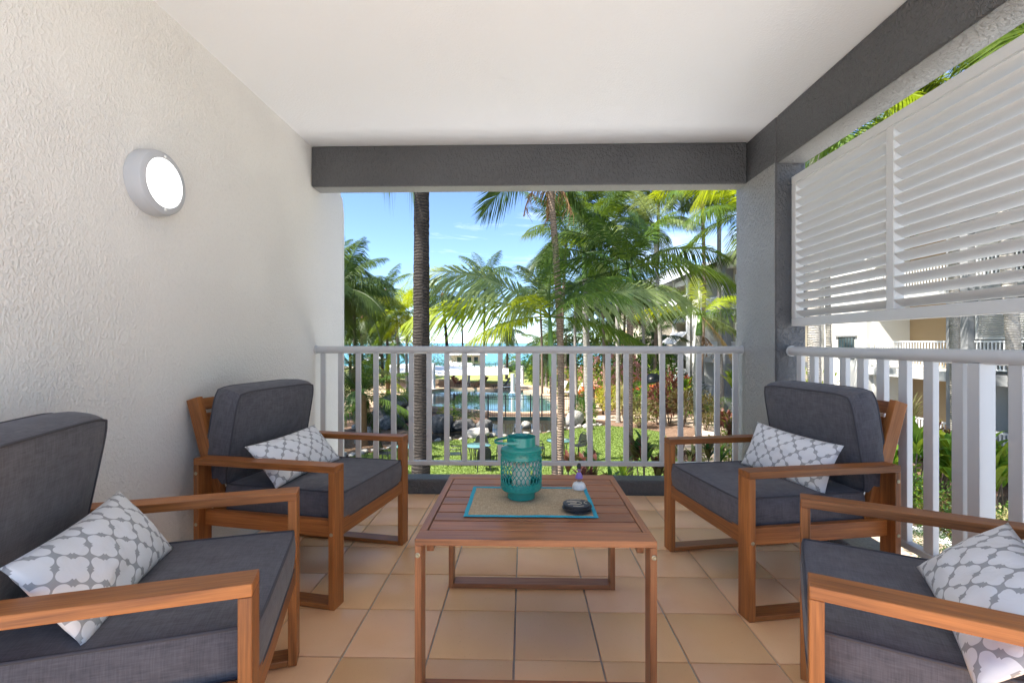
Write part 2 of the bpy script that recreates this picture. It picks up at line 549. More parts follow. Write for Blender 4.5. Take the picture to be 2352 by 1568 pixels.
def ground_mat(name, a, b, scale, bump, fleck=None, rough=0.95):
    t = NT(name)
    v = t.coords('Object')
    n1 = t.noise(v, scale, 8, 0.7)
    n2 = t.noise(v, scale * 0.06, 4, 0.6)
    f = t.math('ADD', t.math('MULTIPLY', n1, 0.65), t.math('MULTIPLY', n2, 0.35))
    c = t.mixc(t.rng(f, 0.36, 0.64), a, b)
    if fleck:
        c = t.mixc(t.rng(t.noise(v, scale * 2.3, 3, 0.6), 0.60, 0.68, 0, 0.8), c, fleck)
    return t.finish(c, rough, t.bump(n1, bump, 0.05), 0.15)
M['mulch'] = ground_mat('bark_mulch', (0.085, 0.052, 0.035), (0.26, 0.165, 0.115), 9, 0.8, (0.42, 0.30, 0.22))
M['lawn'] = ground_mat('lawn_green', (0.105, 0.165, 0.03), (0.20, 0.255, 0.075), 14, 0.6, (0.30, 0.36, 0.10))
M['dry_lawn'] = ground_mat('dry_lawn', (0.20, 0.25, 0.06), (0.34, 0.34, 0.14), 6, 0.4)
M['blade'] = leafmat('grass_blade', (0.12, 0.18, 0.04), 0.35, nscale=1.5)
M['paving'] = ground_mat('pink_paving', (0.46, 0.35, 0.26), (0.60, 0.47, 0.37), 3, 0.15)
M['bounce_ground'] = ground_mat('pale_bounce_ground', (0.58, 0.58, 0.57), (0.68, 0.68, 0.67), 3, 0.1)
M['deck'] = ground_mat('pool_deck_pebble', (0.42, 0.29, 0.20), (0.58, 0.42, 0.30), 5, 0.15)
M['gravel'] = ground_mat('leafy_creek_bed', (0.10, 0.06, 0.035), (0.30, 0.19, 0.12), 6, 0.9, (0.50, 0.42, 0.34))
M['sand'] = ground_mat('beach_sand', (0.50, 0.43, 0.33), (0.62, 0.55, 0.44), 2, 0.1)

def water(name, col, rough, scale, strength, dist, var=0.1, stretch=(1, 1, 1)):
    t = NT(name)
    v = t.coords('Object', stretch)
    n1 = t.noise(v, scale, 4, 0.6)
    n2 = t.noise(t.coords('Object', (0.03, 0.004, 1)), 1.0, 5, 0.6)
    c = t.mixc(n2, mul(col, 1 - var), mul(col, 1 + var))
    return t.finish(c, rough, t.bump(n1, strength, dist), 0.5, IOR=1.33)
M['sea'] = water('turquoise_sea', (0.05, 0.24, 0.28), 0.25, 1.2, 0.5, 0.3, 0.18, (1, 2.5, 1))
M['pool'] = water('pool_water', (0.055, 0.135, 0.13), 0.03, 2.5, 0.10, 0.05, 0.15)
M['pond'] = water('pond_water', (0.035, 0.03, 0.022), 0.04, 3.0, 0.12, 0.04, 0.3)

t = NT('weathered_boulder')
v = t.coords('Object')
n1 = t.noise(v, 2.2, 8, 0.65)
n2 = t.noise(v, 14, 5, 0.6)
c = t.mixc(t.rng(n1, 0.34, 0.66), (0.05, 0.052, 0.055), (0.19, 0.185, 0.175))
c = t.new('HueSaturation', Color=c, Value=t.rng(t.objrand(), 0, 1, 0.7, 1.15)).outputs[0]
M['rock'] = t.finish(c, 0.85, t.bump(t.math('ADD', n1, t.math('MULTIPLY', n2, 0.4)), 0.8, 0.08), 0.25)
t = NT('pale_stone')
v = t.coords('Object')
n1 = t.noise(v, 3, 8, 0.65)
c = t.mixc(t.rng(n1, 0.34, 0.66), (0.22, 0.205, 0.18), (0.46, 0.43, 0.39))
M['pale_rock'] = t.finish(c, 0.85, t.bump(n1, 0.7, 0.08), 0.25)

t = NT('lamp_diffuser')
em = t.new('Emission', Color=(1.0, 0.98, 0.95), Strength=1.25)
t.l.new(em.outputs[0], t.out.inputs[0])
M['diffuser'] = t.m
t = NT('tinted_table_glass')
M['table_glass'] = t.finish((0.10, 0.22, 0.21), 0.05, None, 0.6)

# ================================================================== BALCONY SHELL
XL, XR, YF, ZC, ZB = -1.57, 1.615, 3.49, 2.55, 2.25     # left wall, right beam face, front beam face, ceiling, beam soffit
YB = 0.05                                                # balcony shell cut short here to let daylight in from behind
XO, YO, PILLAR_Y = 1.805, 3.642, 3.10

def slab_wall(name, c, s, mat, label, cat, bevel=0.012):
    o = MB().box((0, 0, 0), s).build(name, mat, loc=c, bevel=bevel, seg=2)
    return tag(o, label, cat)

fl = struct('balcony_floor', MB().box(((XL + XO) / 2 - 0.1, (YB + YO) / 2, -0.108), (XO - XL + 0.2, YO - YB, 0.2)), M['grout'])
# tiles: one slab shared by the whole field, every tile an object
TP, TS = 0.3020, 0.2955
tile_me = MB().box((0, 0, 0), (TS, TS, 0.016)).mesh('tile', M['tile'], bevel=0.0022, seg=2, smooth=True, sharp=40)
xs = [-0.034 + 0.3025 * k for k in range(-5, 6)]
ys = [2.566 - 0.3015 * k for k in range(-3, 9)]
for i, x0 in enumerate(xs):
    for y1 in ys:
        x1 = min(x0 + 0.3025, XR - 0.002)
        w = x1 - x0
        o = obj('tile', tile_me, fl, ((x0 + x1) / 2, y1 - 0.1507, -0.0082 + rnd.uniform(-0.0006, 0.0006)))
        o.rotation_euler = (rnd.uniform(-0.0012, 0.0012), rnd.uniform(-0.0012, 0.0012), rnd.uniform(-0.003, 0.003))
        if w < 0.29:
            o.scale = ((w - 0.006) / TS, 1, 1)

struct('ceiling', MB().box(((XL + XO) / 2 - 0.1, (YB + YO) / 2, ZC + 0.11), (XO - XL + 0.2, YO - YB, 0.22)), M['ceiling'])

# left wall with the rounded nib beyond the beam
wall_t = 0.22
wb = MB()
prof = [(YB, -0.3), (4.10, -0.3), (4.10, 2.27), (4.092, 2.31), (4.075, 2.35), (4.06, 2.385), (4.05, 2.42), (4.05, 2.77), (YB, 2.77)]
n = len(prof)
wb.add([(XL, y, z) for y, z in prof] + [(XL - wall_t, y, z) for y, z in prof],
       [tuple(range(n)), tuple(range(2 * n - 1, n - 1, -1))] + [((i + 1) % n, i, i + n, (i + 1) % n + n) for i in range(n)])
lw = tag(wb.build('rendered_wall', M['wall']), 'warm white textured stucco wall carrying the round lamp', 'wall')
MB().tube([(XL - 0.03, 4.133, -0.3), (XL - 0.03, 4.133, 2.2), (XL - 0.03, 4.12, 2.27), (XL - 0.03, 4.09, 2.35)], 0.032, 12).build('downpipe', M['white_wall'], lw, smooth=True, sharp=40)
MB().lathe([(0.036, 0), (0.036, 0.03)], 12, (XL - 0.03, 4.133, 1.96)).build('pipe_clip', M['white_wall'], lw)

fbm = slab_wall('front_beam', ((XL + XR) / 2, (YF + YO) / 2, (ZB + ZC) / 2), (XR - XL - 0.002, YO - YF, ZC - ZB - 0.002), M['dark_render'],
          'charcoal rendered beam spanning above the front railing', 'beam')
sbm = slab_wall('side_beam', ((XR + XO) / 2, (YB + PILLAR_Y) / 2 + 0.001, (ZB + ZC) / 2), (XO - XR, PILLAR_Y - YB - 0.002, ZC - ZB - 0.002), M['dark_render'],
          'charcoal rendered beam running above the louvre screen', 'beam', bevel=0.014)
cpl = slab_wall('corner_pillar', ((XR + XO) / 2, (PILLAR_Y + 3.676) / 2, (ZC - 0.3) / 2), (XO - XR, 3.676 - PILLAR_Y, ZC + 0.3), M['dark_render'],
          'grey rendered corner pillar between the two railings', 'pillar', bevel=0.014)
slab_wall('front_kerb', ((XL + XR) / 2, (YF + YO) / 2, -0.05), (XR - XL - 0.003, YO - YF, 0.30), M['dark_render'],
          'low grey kerb on the floor below the front railing', 'kerb')
slab_wall('side_kerb', ((XR + XO) / 2, (YB + PILLAR_Y) / 2, -0.052), (XO - XR, PILLAR_Y - YB - 0.003, 0.296), M['dark_render'],
          'low grey kerb on the floor below the side railing', 'kerb')

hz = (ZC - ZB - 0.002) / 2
MB().box((0, 0, -hz - 0.002), (XR - XL - 0.02, YO - YF - 0.024, 0.004)).build('soffit', M['lit_face_grey'], fbm)  # thin panels, daylight on the dark beam undersides painted as lighter grey
MB().box((0, 0, -hz - 0.002), (XO - XR - 0.026, PILLAR_Y - YB - 0.01, 0.004)).build('soffit', M['lit_face_grey'], sbm)
MB().box((-(XO - XR) / 2 - 0.002, 0, -0.14), (0.004, 3.676 - PILLAR_Y - 0.026, ZB + 0.3 - 0.01)).build('lit_inner_face', M['lit_face_grey'], cpl)  # thin panel, outdoor light on the dark pillar painted as paler grey

# ------------------------------------------------------------------ front railing
fr = thing('front_railing', 'grey metal railing across the front of the balcony facing the sea', 'railing', (0, 3.57, 0))
MB().tube([(XL + 0.006, 0, 1.047), (XR - 0.006, 0, 1.047)], 0.0285, 20).build('handrail', M['rail'], fr, smooth=True, sharp=50)
MB().box(((XL + XR) / 2, 0, 0.203), (XR - XL - 0.05, 0.044, 0.03)).build('bottom_rail', M['rail'], fr, bevel=0.004, seg=2)
bal_me = MB().box((0, 0, 0.6205), (0.038, 0.019, 0.805)).mesh('baluster', M['rail'], bevel=0.0018)
post_me = MB().box((0, 0, 0.5605), (0.05, 0.04, 0.925)).mesh('post', M['rail'], bevel=0.0018)
xb0 = at(757, 787, 3.57)[0]
for k in range(23):
    x = -1.378 + k * 0.1336
    if k == 11:
        obj('post', post_me, fr, (x, 0, 0))
    elif x < XR - 0.03:
        obj('baluster', bal_me, fr, (x, 0, 0))
obj('baluster', bal_me, fr, (-1.5116, 0, 0))
for x in (XL + 0.004, XR - 0.004):
    MB().tube([(x - 0.004, 0, 1.047), (x + 0.004, 0, 1.047)], 0.034, 20).build('wall_bracket', M['rail'], fr, smooth=True, sharp=40)

# ------------------------------------------------------------------ side railing
sr = thing('side_railing', 'grey metal railing along the side of the balcony under the louvre screen', 'railing', (1.71, 0, 0))
MB().tube([(0, YB, 1.047), (0, PILLAR_Y - 0.006, 1.047)], 0.0285, 20).build('handrail', M['rail'], sr, smooth=True, sharp=50)
MB().box((0, (YB + PILLAR_Y) / 2, 0.203), (0.044, PILLAR_Y - YB - 0.02, 0.03)).build('bottom_rail', M['rail'], sr, bevel=0.004, seg=2)
sb_me = MB().box((0, 0, 0.6205), (0.026, 0.05, 0.805)).mesh('baluster', M['rail'], bevel=0.0018)
sp_me = MB().box((0, 0, 0.5605), (0.06, 0.05, 0.925)).mesh('post', M['rail'], bevel=0.0018)
yb = [3.0 - 0.1348 * k for k in range(9)]
for y in yb + [1.70 - 0.1348 * k for k in range(22)]:
    obj('baluster', sb_me, sr, (0, y - 0.006, 0))
obj('post', sp_me, sr, (0, 1.83, 0))
MB().tube([(0, PILLAR_Y - 0.008, 1.047), (0, PILLAR_Y, 1.047)], 0.034, 20).build('wall_bracket', M['rail'], sr, smooth=True, sharp=40)

# ------------------------------------------------------------------ louvre screen
ls = thing('louvre_screen', 'pale grey slatted privacy louvre screen hung above the side railing', 'louvre screen', (1.725, 0, 0))
LZ0, LZ1 = 1.205, 2.152
LY0, LY1 = -0.35, 3.082
MB().box((0, (LY0 + LY1) / 2, LZ0 + 0.025), (0.05, LY1 - LY0, 0.05)).build('bottom_frame', M['louvre'], ls, bevel=0.003)
MB().box((0, (LY0 + LY1) / 2, LZ1 - 0.025), (0.05, LY1 - LY0, 0.05)).build('top_frame', M['louvre'], ls, bevel=0.003)
stiles = [3.057, 2.264, 1.22, 0.18, -0.325]
for y in stiles:
    MB().box((0, 0, 0), (0.0495, 0.049, LZ1 - LZ0 - 0.1)).build('stile', M['louvre'], ls, loc=(0, y, (LZ0 + LZ1) / 2), bevel=0.003)
def slat_mesh(L):
    mb = MB()
    n = 12
    pts = []
    for k in range(n):
        a = 2 * math.pi * k / n
        pts.append((0.0322 * math.cos(a), 0.0070 * math.sin(a)))
    vs = [(x, -L / 2, z) for x, z in pts] + [(x, L / 2, z) for x, z in pts]
    fs = [(k, (k + 1) % n, (k + 1) % n + n, k + n) for k in range(n)] + [tuple(range(n))[::-1], tuple(range(n, 2 * n))]
    return mb.add(vs, fs).mesh('slat', M['louvre'], smooth=True, sharp=60)
NS = 16
for a, b in zip(stiles[:-1], stiles[1:]):
    y0, y1 = b + 0.026, a - 0.026
    me = slat_mesh(y1 - y0)
    for k in range(NS):
        z = LZ0 + 0.05 + (k + 0.5) * (LZ1 - LZ0 - 0.1) / NS
        obj('slat', me, ls, (0, (y0 + y1) / 2, z), (0, R(33 + rnd.uniform(-1.0, 1.0)), 0))
for z in (1.31, 2.05):
    MB().tube([(0, 3.08, z), (0, 3.102, z)], 0.014, 12).build('pivot_pin', M['louvre'], ls, smooth=True, sharp=50)

# ------------------------------------------------------------------ bulkhead lamp
wl_ = thing('wall_lamp', 'round grey bulkhead wall lamp glowing white on the stucco wall', 'wall lamp', (XL, 1.968, 1.768))
MX = Matrix.Rotation(math.pi / 2, 4, 'Y')
def lathe_x(prof, n=48):
    mb = MB().lathe(prof, n)
    mb.v = [tuple(MX @ Vector(p)) for p in mb.v]
    return mb
lathe_x([(0.134, 0.001), (0.134, 0.045), (0.128, 0.062), (0.122, 0.066), (0.102, 0.068), (0.098, 0.062)]).build('lamp_ring', M['lamp_ring'], wl_, smooth=True, sharp=35)
lathe_x([(0.1, 0.0625), (0.095, 0.069), (0.07, 0.076), (0.03, 0.080), (0.004, 0.081)]).build('diffuser', M['diffuser'], wl_, smooth=True)
for s in (-1, 1):
    mb = lathe_x([(0.0055, 0.066), (0.0055, 0.070), (0.003, 0.072)], 12)
    mb.build('screw', M['white_plastic'], wl_, loc=(0, 0, s * 0.112), smooth=True, sharp=40)

# ================================================================== FURNITURE
CW, CD, CH, AW, AT = 0.716, 0.691, 0.59, 0.072, 0.028
def cushion_mesh(name, sx, sy, sz, puff=0.12, side=0.012, seed=0, rc=0.022):
    """boxed cushion, crowned top and bottom; returns the mesh and its two piping loops"""
    bm = bmesh.new()
    bmesh.ops.create_cube(bm, size=2)
    bmesh.ops.subdivide_edges(bm, edges=bm.edges[:], cuts=13, use_grid_fill=True)
    def mapp(u, v, w):
        cu = 1 - rc * abs(v) ** 7
        cv = 1 - rc * abs(u) ** 7
        bul = side * (1 - w * w)
        x = (sx / 2) * u * cu + (bul * u if abs(u) > 0.5 else 0)
        y = (sy / 2) * v * cv + (bul * v if abs(v) > 0.5 else 0)
        crown = (1 - u ** 4) * (1 - v ** 4)
        z = sz / 2 * w * (1 + puff * crown)
        nn = noise.noise(Vector((x * 6 + seed, y * 6, w * 2 + seed))) * 0.006
        edge = max(abs(u), abs(v))
        ruck = noise.noise(Vector((x * 38 + seed, y * 38, w + seed * 2))) * 0.0035 * max(0, edge - 0.55) * 2
        z += (nn * (1 - edge ** 4) + ruck * (1 - edge ** 12)) * (1 if w > 0 else -1)
        return Vector((x, y, z))
    for p in bm.verts:
        p.co = mapp(*p.co)
    me = bpy.data.meshes.new(name)
    bm.to_mesh(me)
    bm.free()
    me.materials.append(M['fabric'])
    me.polygons.foreach_set('use_smooth', [True] * len(me.polygons))
    me.set_sharp_from_angle(angle=R(48))
    loops = []
    for w in (-1, 1):
        per = [(t, -1) for t in [-1 + i / 8 for i in range(16)]] + [(1, -1 + i / 8) for i in range(16)] + \
              [(1 - i / 8, 1) for i in range(16)] + [(-1, 1 - i / 8) for i in range(16)]
        loops.append([mapp(a, b, w) for a, b in per])
    return me, loops

def piping(loops, parent, sz):
    for lp in loops:
        MB().tube(lp, 0.0042, 6, closed=True).build('piping', M['piping'], parent, smooth=True)

def make_chair(seed):
    ch = thing('armchair', '', 'armchair')
    bx = lambda nm, c, s, ax, rot=None: MB().box((0, 0, 0), s).build(nm, M['wood_' + ax], ch, loc=c, rot=rot, bevel=0.0025, seg=2)
    for sgn in (-1, 1):
        xo = sgn * (CW / 2 - AW / 2)
        bx('armrest', (xo, 0, CH - AT / 2), (AW, CD, AT), 'y')
        for yy in (1, -1):
            lg = bx('leg', (xo, yy * (CD / 2 - AT / 2), (CH - AT) / 2), (AW, AT, CH - AT), 'z')
        bx('runner', (xo, 0, 0.0115), (AW, CD - 2 * AT, 0.021), 'y')
        bx('side_rail', (sgn * (CW / 2 - 0.049), 0, 0.32), (0.028, CD - 2 * AT, 0.068), 'y')
        a, b = Vector((sgn * 0.268, -0.262, 0.285)), Vector((sgn * 0.268, -0.432, 0.842))
        ang = math.atan2(b.y - a.y, b.z - a.z)
        bx('back_post', (a + b) / 2, (0.032, 0.062, (b - a).length), 'z', (-ang, 0, 0))
        for z, y in ((0.525, -1), (0.30, -1), (0.31, 1)):
            m = MB().lathe([(0.0075, 0), (0.0075, 0.002), (0.0045, 0.003), (0.002, 0.0018)], 12)
            m.build('bolt', M['bolt'], ch, loc=(sgn * (CW / 2 - 0.0002), y * (CD / 2 - AT / 2), z), rot=(0, sgn * math.pi / 2, 0), smooth=True, sharp=40)
    bx('front_rail', (0, CD / 2 - 0.016, 0.32), (CW - 2 * AW - 0.002, 0.028, 0.068), 'x')
    bx('rear_rail', (0, -0.262, 0.318), (0.5, 0.028, 0.066), 'x')
    for k in range(5):
        bx('seat_slat', (0, -0.2 + k * 0.115, 0.342), (CW - 2 * AW, 0.06, 0.014), 'x')
    d = (Vector((0, -0.432, 0.842)) - Vector((0, -0.262, 0.285))).normalized()
    ang = math.atan2(d.y, d.z)
    for k, q in enumerate((0.12, 0.24, 0.36, 0.48, 0.553)):
        p = Vector((0, -0.262, 0.285)) + d * q
        bx('back_slat', (0, p.y - 0.018, p.z - 0.005), (0.504, 0.018, 0.055), 'x', (-ang, 0, 0))
    me, lp = cushion_mesh('seat_cushion', CW - 2 * AW - 0.004, 0.594, 0.112, 0.16, 0.006, seed)
    s = obj('seat_cushion', me, ch, (0, 0.046, 0.4055))
    piping(lp, s, 0.112)
    me, lp = cushion_mesh('back_cushion', 0.556, 0.435, 0.122, 0.30, 0.013, seed + 5, 0.055)
    b = obj('back_cushion', me, ch, (0, -0.283, 0.672), (R(79.5), 0, 0))
    piping(lp, b, 0.118)
    return ch

def pillow_mesh(seed, a=0.238, b=0.118, T=0.056):
    NU, NV = 34, 22
    vs, fs, uvs = [], [], []
    for side in (1, -1):
        for j in range(NV + 1):
            for i in range(NU + 1):
                u, v = -1 + 2 * i / NU, -1 + 2 * j / NV
                x = a * u * (1 - 0.055 * (1 - v * v))
                y = b * v * (1 - 0.085 * (1 - u * u))
                t = T * (max(0, (1 - u * u)) ** 0.55) * (max(0, (1 - v * v)) ** 0.55)
                t += noise.noise(Vector((u * 2.2 + seed, v * 2.2, side))) * 0.010 * (1 - u ** 4) * (1 - v ** 4)
                ed = max(abs(u), abs(v))
                t += noise.noise(Vector((u * 9 + seed, v * 6, side * 3))) * 0.004 * (1 - ed ** 6)
                vs.append((x, y, side * t))
                uvs.append((u * a / 0.100 + 0.13 * side, v * b / 0.100 + 0.21))
        o = 0 if side == 1 else (NU + 1) * (NV + 1)
        for j in range(NV):
            for i in range(NU):
                q = [o + j * (NU + 1) + i, o + j * (NU + 1) + i + 1, o + (j + 1) * (NU + 1) + i + 1, o + (j + 1) * (NU + 1) + i]
                fs.append(tuple(q if side == 1 else q[::-1]))
    me = bpy.data.meshes.new('lumbar_pillow')
    me.from_pydata(vs, [], fs)
    ul = me.uv_layers.new(name='UVMap')
    for lp in me.loops:
        ul.data[lp.index].uv = uvs[lp.vertex_index]
    bm = bmesh.new()
    bm.from_mesh(me)
    bmesh.ops.remove_doubles(bm, verts=bm.verts, dist=1e-5)
    bm.to_mesh(me)
    bm.free()
    me.materials.append(M['trellis'])
    me.polygons.foreach_set('use_smooth', [True] * len(me.polygons))
    return me

chairs = [
    ((-1.0498, 2.3584), -100.76, 'wooden armchair with grey cushions against the stucco wall by the front railing'),
    ((1.1622, 2.3132), 100.25, 'wooden armchair with grey cushions in front of the corner pillar and side railing'),
    ((-1.0137, 1.2315), -72.04, 'wooden armchair with grey cushions nearest the camera under the wall lamp'),
    ((1.0727, 1.1700), 61.67, 'wooden armchair with grey cushions nearest the camera beside the side railing'),
]
pl = [(0.075, -0.035, 0.565, 132.0, 2.4, -2.2, 'white and grey trellis print pillow on the armchair by wall and front railing'),
      (-0.040, -0.075, 0.568, 114.0, -3.3, 8.0, 'white and grey trellis print pillow on the armchair before the corner pillar'),
      (0.030, -0.060, 0.560, 125.8, 2.1, -0.3, 'white and grey trellis print pillow on the near armchair under the wall lamp'),
      (-0.120, -0.005, 0.556, 138.0, -4.5, -0.3, 'white and grey trellis print pillow on the near armchair by the side railing')]
for i, ((x, y), deg, lab) in enumerate(chairs):
    ch = make_chair(3.7 * i)
    ch.location = (x, y, 0.0008)
    ch.rotation_euler = (0, 0, R(deg))
    tag(ch, lab, 'armchair', 'armchairs round the coffee table')
    px_, py_, pz_, ax, ay, az, plab = pl[i]
    p = obj('lumbar_pillow', pillow_mesh(9.1 * i))
    m = Matrix.Translation((x, y, 0)) @ Matrix.Rotation(R(deg), 4, 'Z') @ Matrix.Translation((px_, py_, pz_)) @ Euler((R(ax), R(ay), R(az)), 'XYZ').to_matrix().to_4x4()
    p.matrix_world = m
    tag(p, plab, 'pillow', 'trellis print pillows')

# ------------------------------------------------------------------ coffee table
TX0, TX1, TY0, TY1, TH = -0.337, 0.407, 1.468, 2.202, 0.495
tb = thing('coffee_table', 'slatted reddish wooden coffee table in the middle of the tiled floor', 'coffee table', ((TX0 + TX1) / 2, (TY0 + TY1) / 2, 0))
tw, td = TX1 - TX0, TY1 - TY0
tbx = lambda nm, c, s, ax: MB().box((0, 0, 0), s).build(nm, M['twood_' + ax], tb, loc=c, bevel=0.002, seg=2)
tt = 0.021
for yy in (-1, 1):
    tbx('end_board', (0, yy * (td / 2 - 0.036), TH - tt / 2), (tw, 0.072, tt), 'x')
    for sx in (-1, 1):
        tbx('leg', (sx * (tw / 2 - 0.0105), yy * (td / 2 - 0.032), (TH - tt) / 2), (0.021, 0.064, TH - tt), 'z')
        MB().lathe([(0.008, 0), (0.008, 0.002), (0.005, 0.003), (0.002, 0.0018)], 12).build('bolt', M['bolt'], tb,
            loc=(sx * (tw / 2 - 0.0095), -td / 2 - 0.0002 if yy < 0 else td / 2 + 0.0002, 0.445), rot=(-yy * math.pi / 2, 0, 0), smooth=True, sharp=40)
    tbx('runner', (0, yy * (td / 2 - 0.032), 0.0112), (tw - 0.042, 0.064, 0.021), 'x')
for sx in (-1, 1):
    tbx('side_board', (sx * (tw / 2 - 0.0125), 0, TH - tt / 2), (0.025, td - 0.146, tt), 'y')
    tbx('under_rail', (sx * (tw / 2 - 0.035), 0, TH - tt - 0.023), (0.022, td - 0.132, 0.044), 'y')
y = -td / 2 + 0.074
pitch = (td - 0.148) / 7
for k in range(7):
    tbx('slat', (0, y + (k + 0.5) * pitch, TH - 0.010), (tw - 0.056, pitch - 0.0085, 0.018), 'x')
st = MB().box((0, 0, 0), (0.048, 0.03, 0.0006)).build('care_sticker', M['white_plastic'], tb, loc=(-0.028, -td / 2 + 0.028, 0.0222))
text('sticker_print', 'G', 0.022, M['black_metal'], st, (-0.008, 0.0, 0.0006))

# ------------------------------------------------------------------ place mat
mx0, mx1, my0, my1 = -0.21, 0.259, 1.655, 1.998
def matz(x, y):
    e = min(x - mx0, mx1 - x, y - my0, my1 - y)
    return TH + 0.0022 + 0.0035 * max(0, noise.noise(Vector((x * 9, y * 17, 0.3)))) * min(1, e / 0.03 + 0.25)
def cloth(x0, x1, y0, y1, nx, ny, lift, name, mat, parent=None):
    mb = MB()
    vs, fs = [], []
    for j in range(ny + 1):
        for i in range(nx + 1):
            x, yv = x0 + (x1 - x0) * i / nx, y0 + (y1 - y0) * j / ny
            wob = 0.0025 * noise.noise(Vector((x * 14, yv * 14, 2)))
            vs.append((x + wob, yv + wob, matz(x, yv) + lift))
    k = len(vs)
    vs += [(a, b, c - 0.0016) for a, b, c in vs]
    W = nx + 1
    for j in range(ny):
        for i in range(nx):
            q = (j * W + i, j * W + i + 1, (j + 1) * W + i + 1, (j + 1) * W + i)
            fs += [q, tuple(t_ + k for t_ in q[::-1])]
    rim = [i for i in range(nx)] + [j * W + nx for j in range(ny)] + [ny * W + i for i in range(nx, 0, -1)] + [j * W for j in range(ny, 0, -1)]
    for a, b in zip(rim, rim[1:] + rim[:1]):
        fs.append((b, a, a + k, b + k))
    mb.add(vs, fs)
    return mb.build(name, mat, parent, smooth=True, sharp=50)
mat_o = tag(cloth(mx0 + 0.004, mx1 - 0.004, my0 + 0.004, my1 - 0.004, 40, 30, 0.0, 'place_mat', M['burlap']),
            'burlap place mat with turquoise edging laid on the coffee table', 'place mat')
bw = 0.014
for (a, b, c_, d_) in ((mx0, mx1, my0, my0 + bw), (mx0, mx1, my1 - bw, my1), (mx0, mx0 + bw, my0 + bw, my1 - bw), (mx1 - bw, mx1, my0 + bw, my1 - bw)):
    nx_, ny_ = (44, 2) if b - a > d_ - c_ else (2, 34)
    cloth(a, b, c_, d_, nx_, ny_, 0.0016, 'edging', M['turquoise'], mat_o)

# ------------------------------------------------------------------ lantern
ZT = TH + 0.0065
ln = thing('lantern', 'teal pierced metal lantern standing on the burlap mat', 'lantern', (-0.010, 1.862, ZT))
br_ = 0.0785
def ring_shell(prof, name):
    return MB().lathe(prof, 56, cap=False).build(name, M['teal'], ln, smooth=True, sharp=35)
ring_shell([(0.030, 0.001), (0.0535, 0.0), (0.0535, 0.027), (0.060, 0.030), (br_ - 0.003, 0.033), (br_, 0.037), (br_, 0.058), (br_ + 0.0015, 0.059), (br_ + 0.0015, 0.063), (br_, 0.064), (br_ - 0.0015, 0.062), (br_ - 0.0015, 0.036), (0.05, 0.030), (0.05, 0.002)], 'base_band')
ring_shell([(br_ - 0.0015, 0.155), (br_, 0.154), (br_ + 0.0015, 0.156), (br_ + 0.0015, 0.160), (br_, 0.162), (br_, 0.186), (br_ + 0.001, 0.188), (br_ - 0.002, 0.1915), (0.068, 0.196), (0.058, 0.199), (0.0555, 0.201), (0.0555, 0.234), (0.0565, 0.235), (0.0545, 0.236), (0.0535, 0.233), (0.0535, 0.199), (0.07, 0.192), (br_ - 0.002, 0.185), (br_ - 0.0015, 0.155)], 'shoulder')
lat = MB()
NL = 30
for k in range(NL):
    for sg in (-1, 1):
        pts = []
        for j in range(25):
            z = 0.063 + 0.093 * j / 24
            th = 2 * math.pi * k / NL + sg * (math.pi / NL) * 1.02 * math.sin(math.pi * 3 * j / 24 * 1.0)
            pts.append((br_ * math.cos(th), br_ * math.sin(th), z))
        lat.tube(pts, 0.0018, 4)
lat.build('lattice', M['teal'], ln)
sw = MB()
for zc in (0.0475, 0.174):
    for k in range(11):
        for fl_ in (-1, 1):
            pts = []
            for j in range(16):
                a = j / 15 * 2.0 * math.pi * 1.15
                r_ = 0.0085 * (1 - j / 18)
                th = 2 * math.pi * (k + 0.25 * fl_) / 11 + fl_ * r_ * math.cos(a) / br_ * 1.2
                pts.append(((br_ + 0.0006) * math.cos(th), (br_ + 0.0006) * math.sin(th), zc + r_ * math.sin(a)))
            sw.tube(pts, 0.0012, 4)
tag(sw.build('scrollwork', M['teal'], ln), kind='stuff')
hp = []
for k in range(15):
    a = math.pi * k / 14
    hp.append((-0.012 - 0.092 * math.sin(a) ** 0.7, 0.056 * math.cos(a), 0.219 - 0.004 * math.sin(a)))
hb = MB()
for a, b in zip(hp[:-1], hp[1:]):
    hb.bar(a, b, 0.0022, 0.009)
hb.build('handle', M['teal'], ln)
for s in (-1, 1):
    MB().box((-0.012, s * 0.055, 0.219), (0.014, 0.005, 0.013)).build('handle_lug', M['teal'], ln, bevel=0.001)
cd = MB().lathe([(0.001, 0), (0.0365, 0), (0.037, 0.01), (0.0365, 0.094), (0.032, 0.097), (0.018, 0.092), (0.001, 0.091)], 32).build('pillar_candle', M['candle'], loc=(-0.010, 1.862, ZT + 0.0335), smooth=True, sharp=40)
tag(cd, 'ivory pillar candle inside the teal lantern', 'candle')
MB().tube([(0, 0, 0.09), (0.001, 0, 0.097), (0.002, 0.001, 0.103)], 0.0009, 6).build('wick', M['black_metal'], cd)

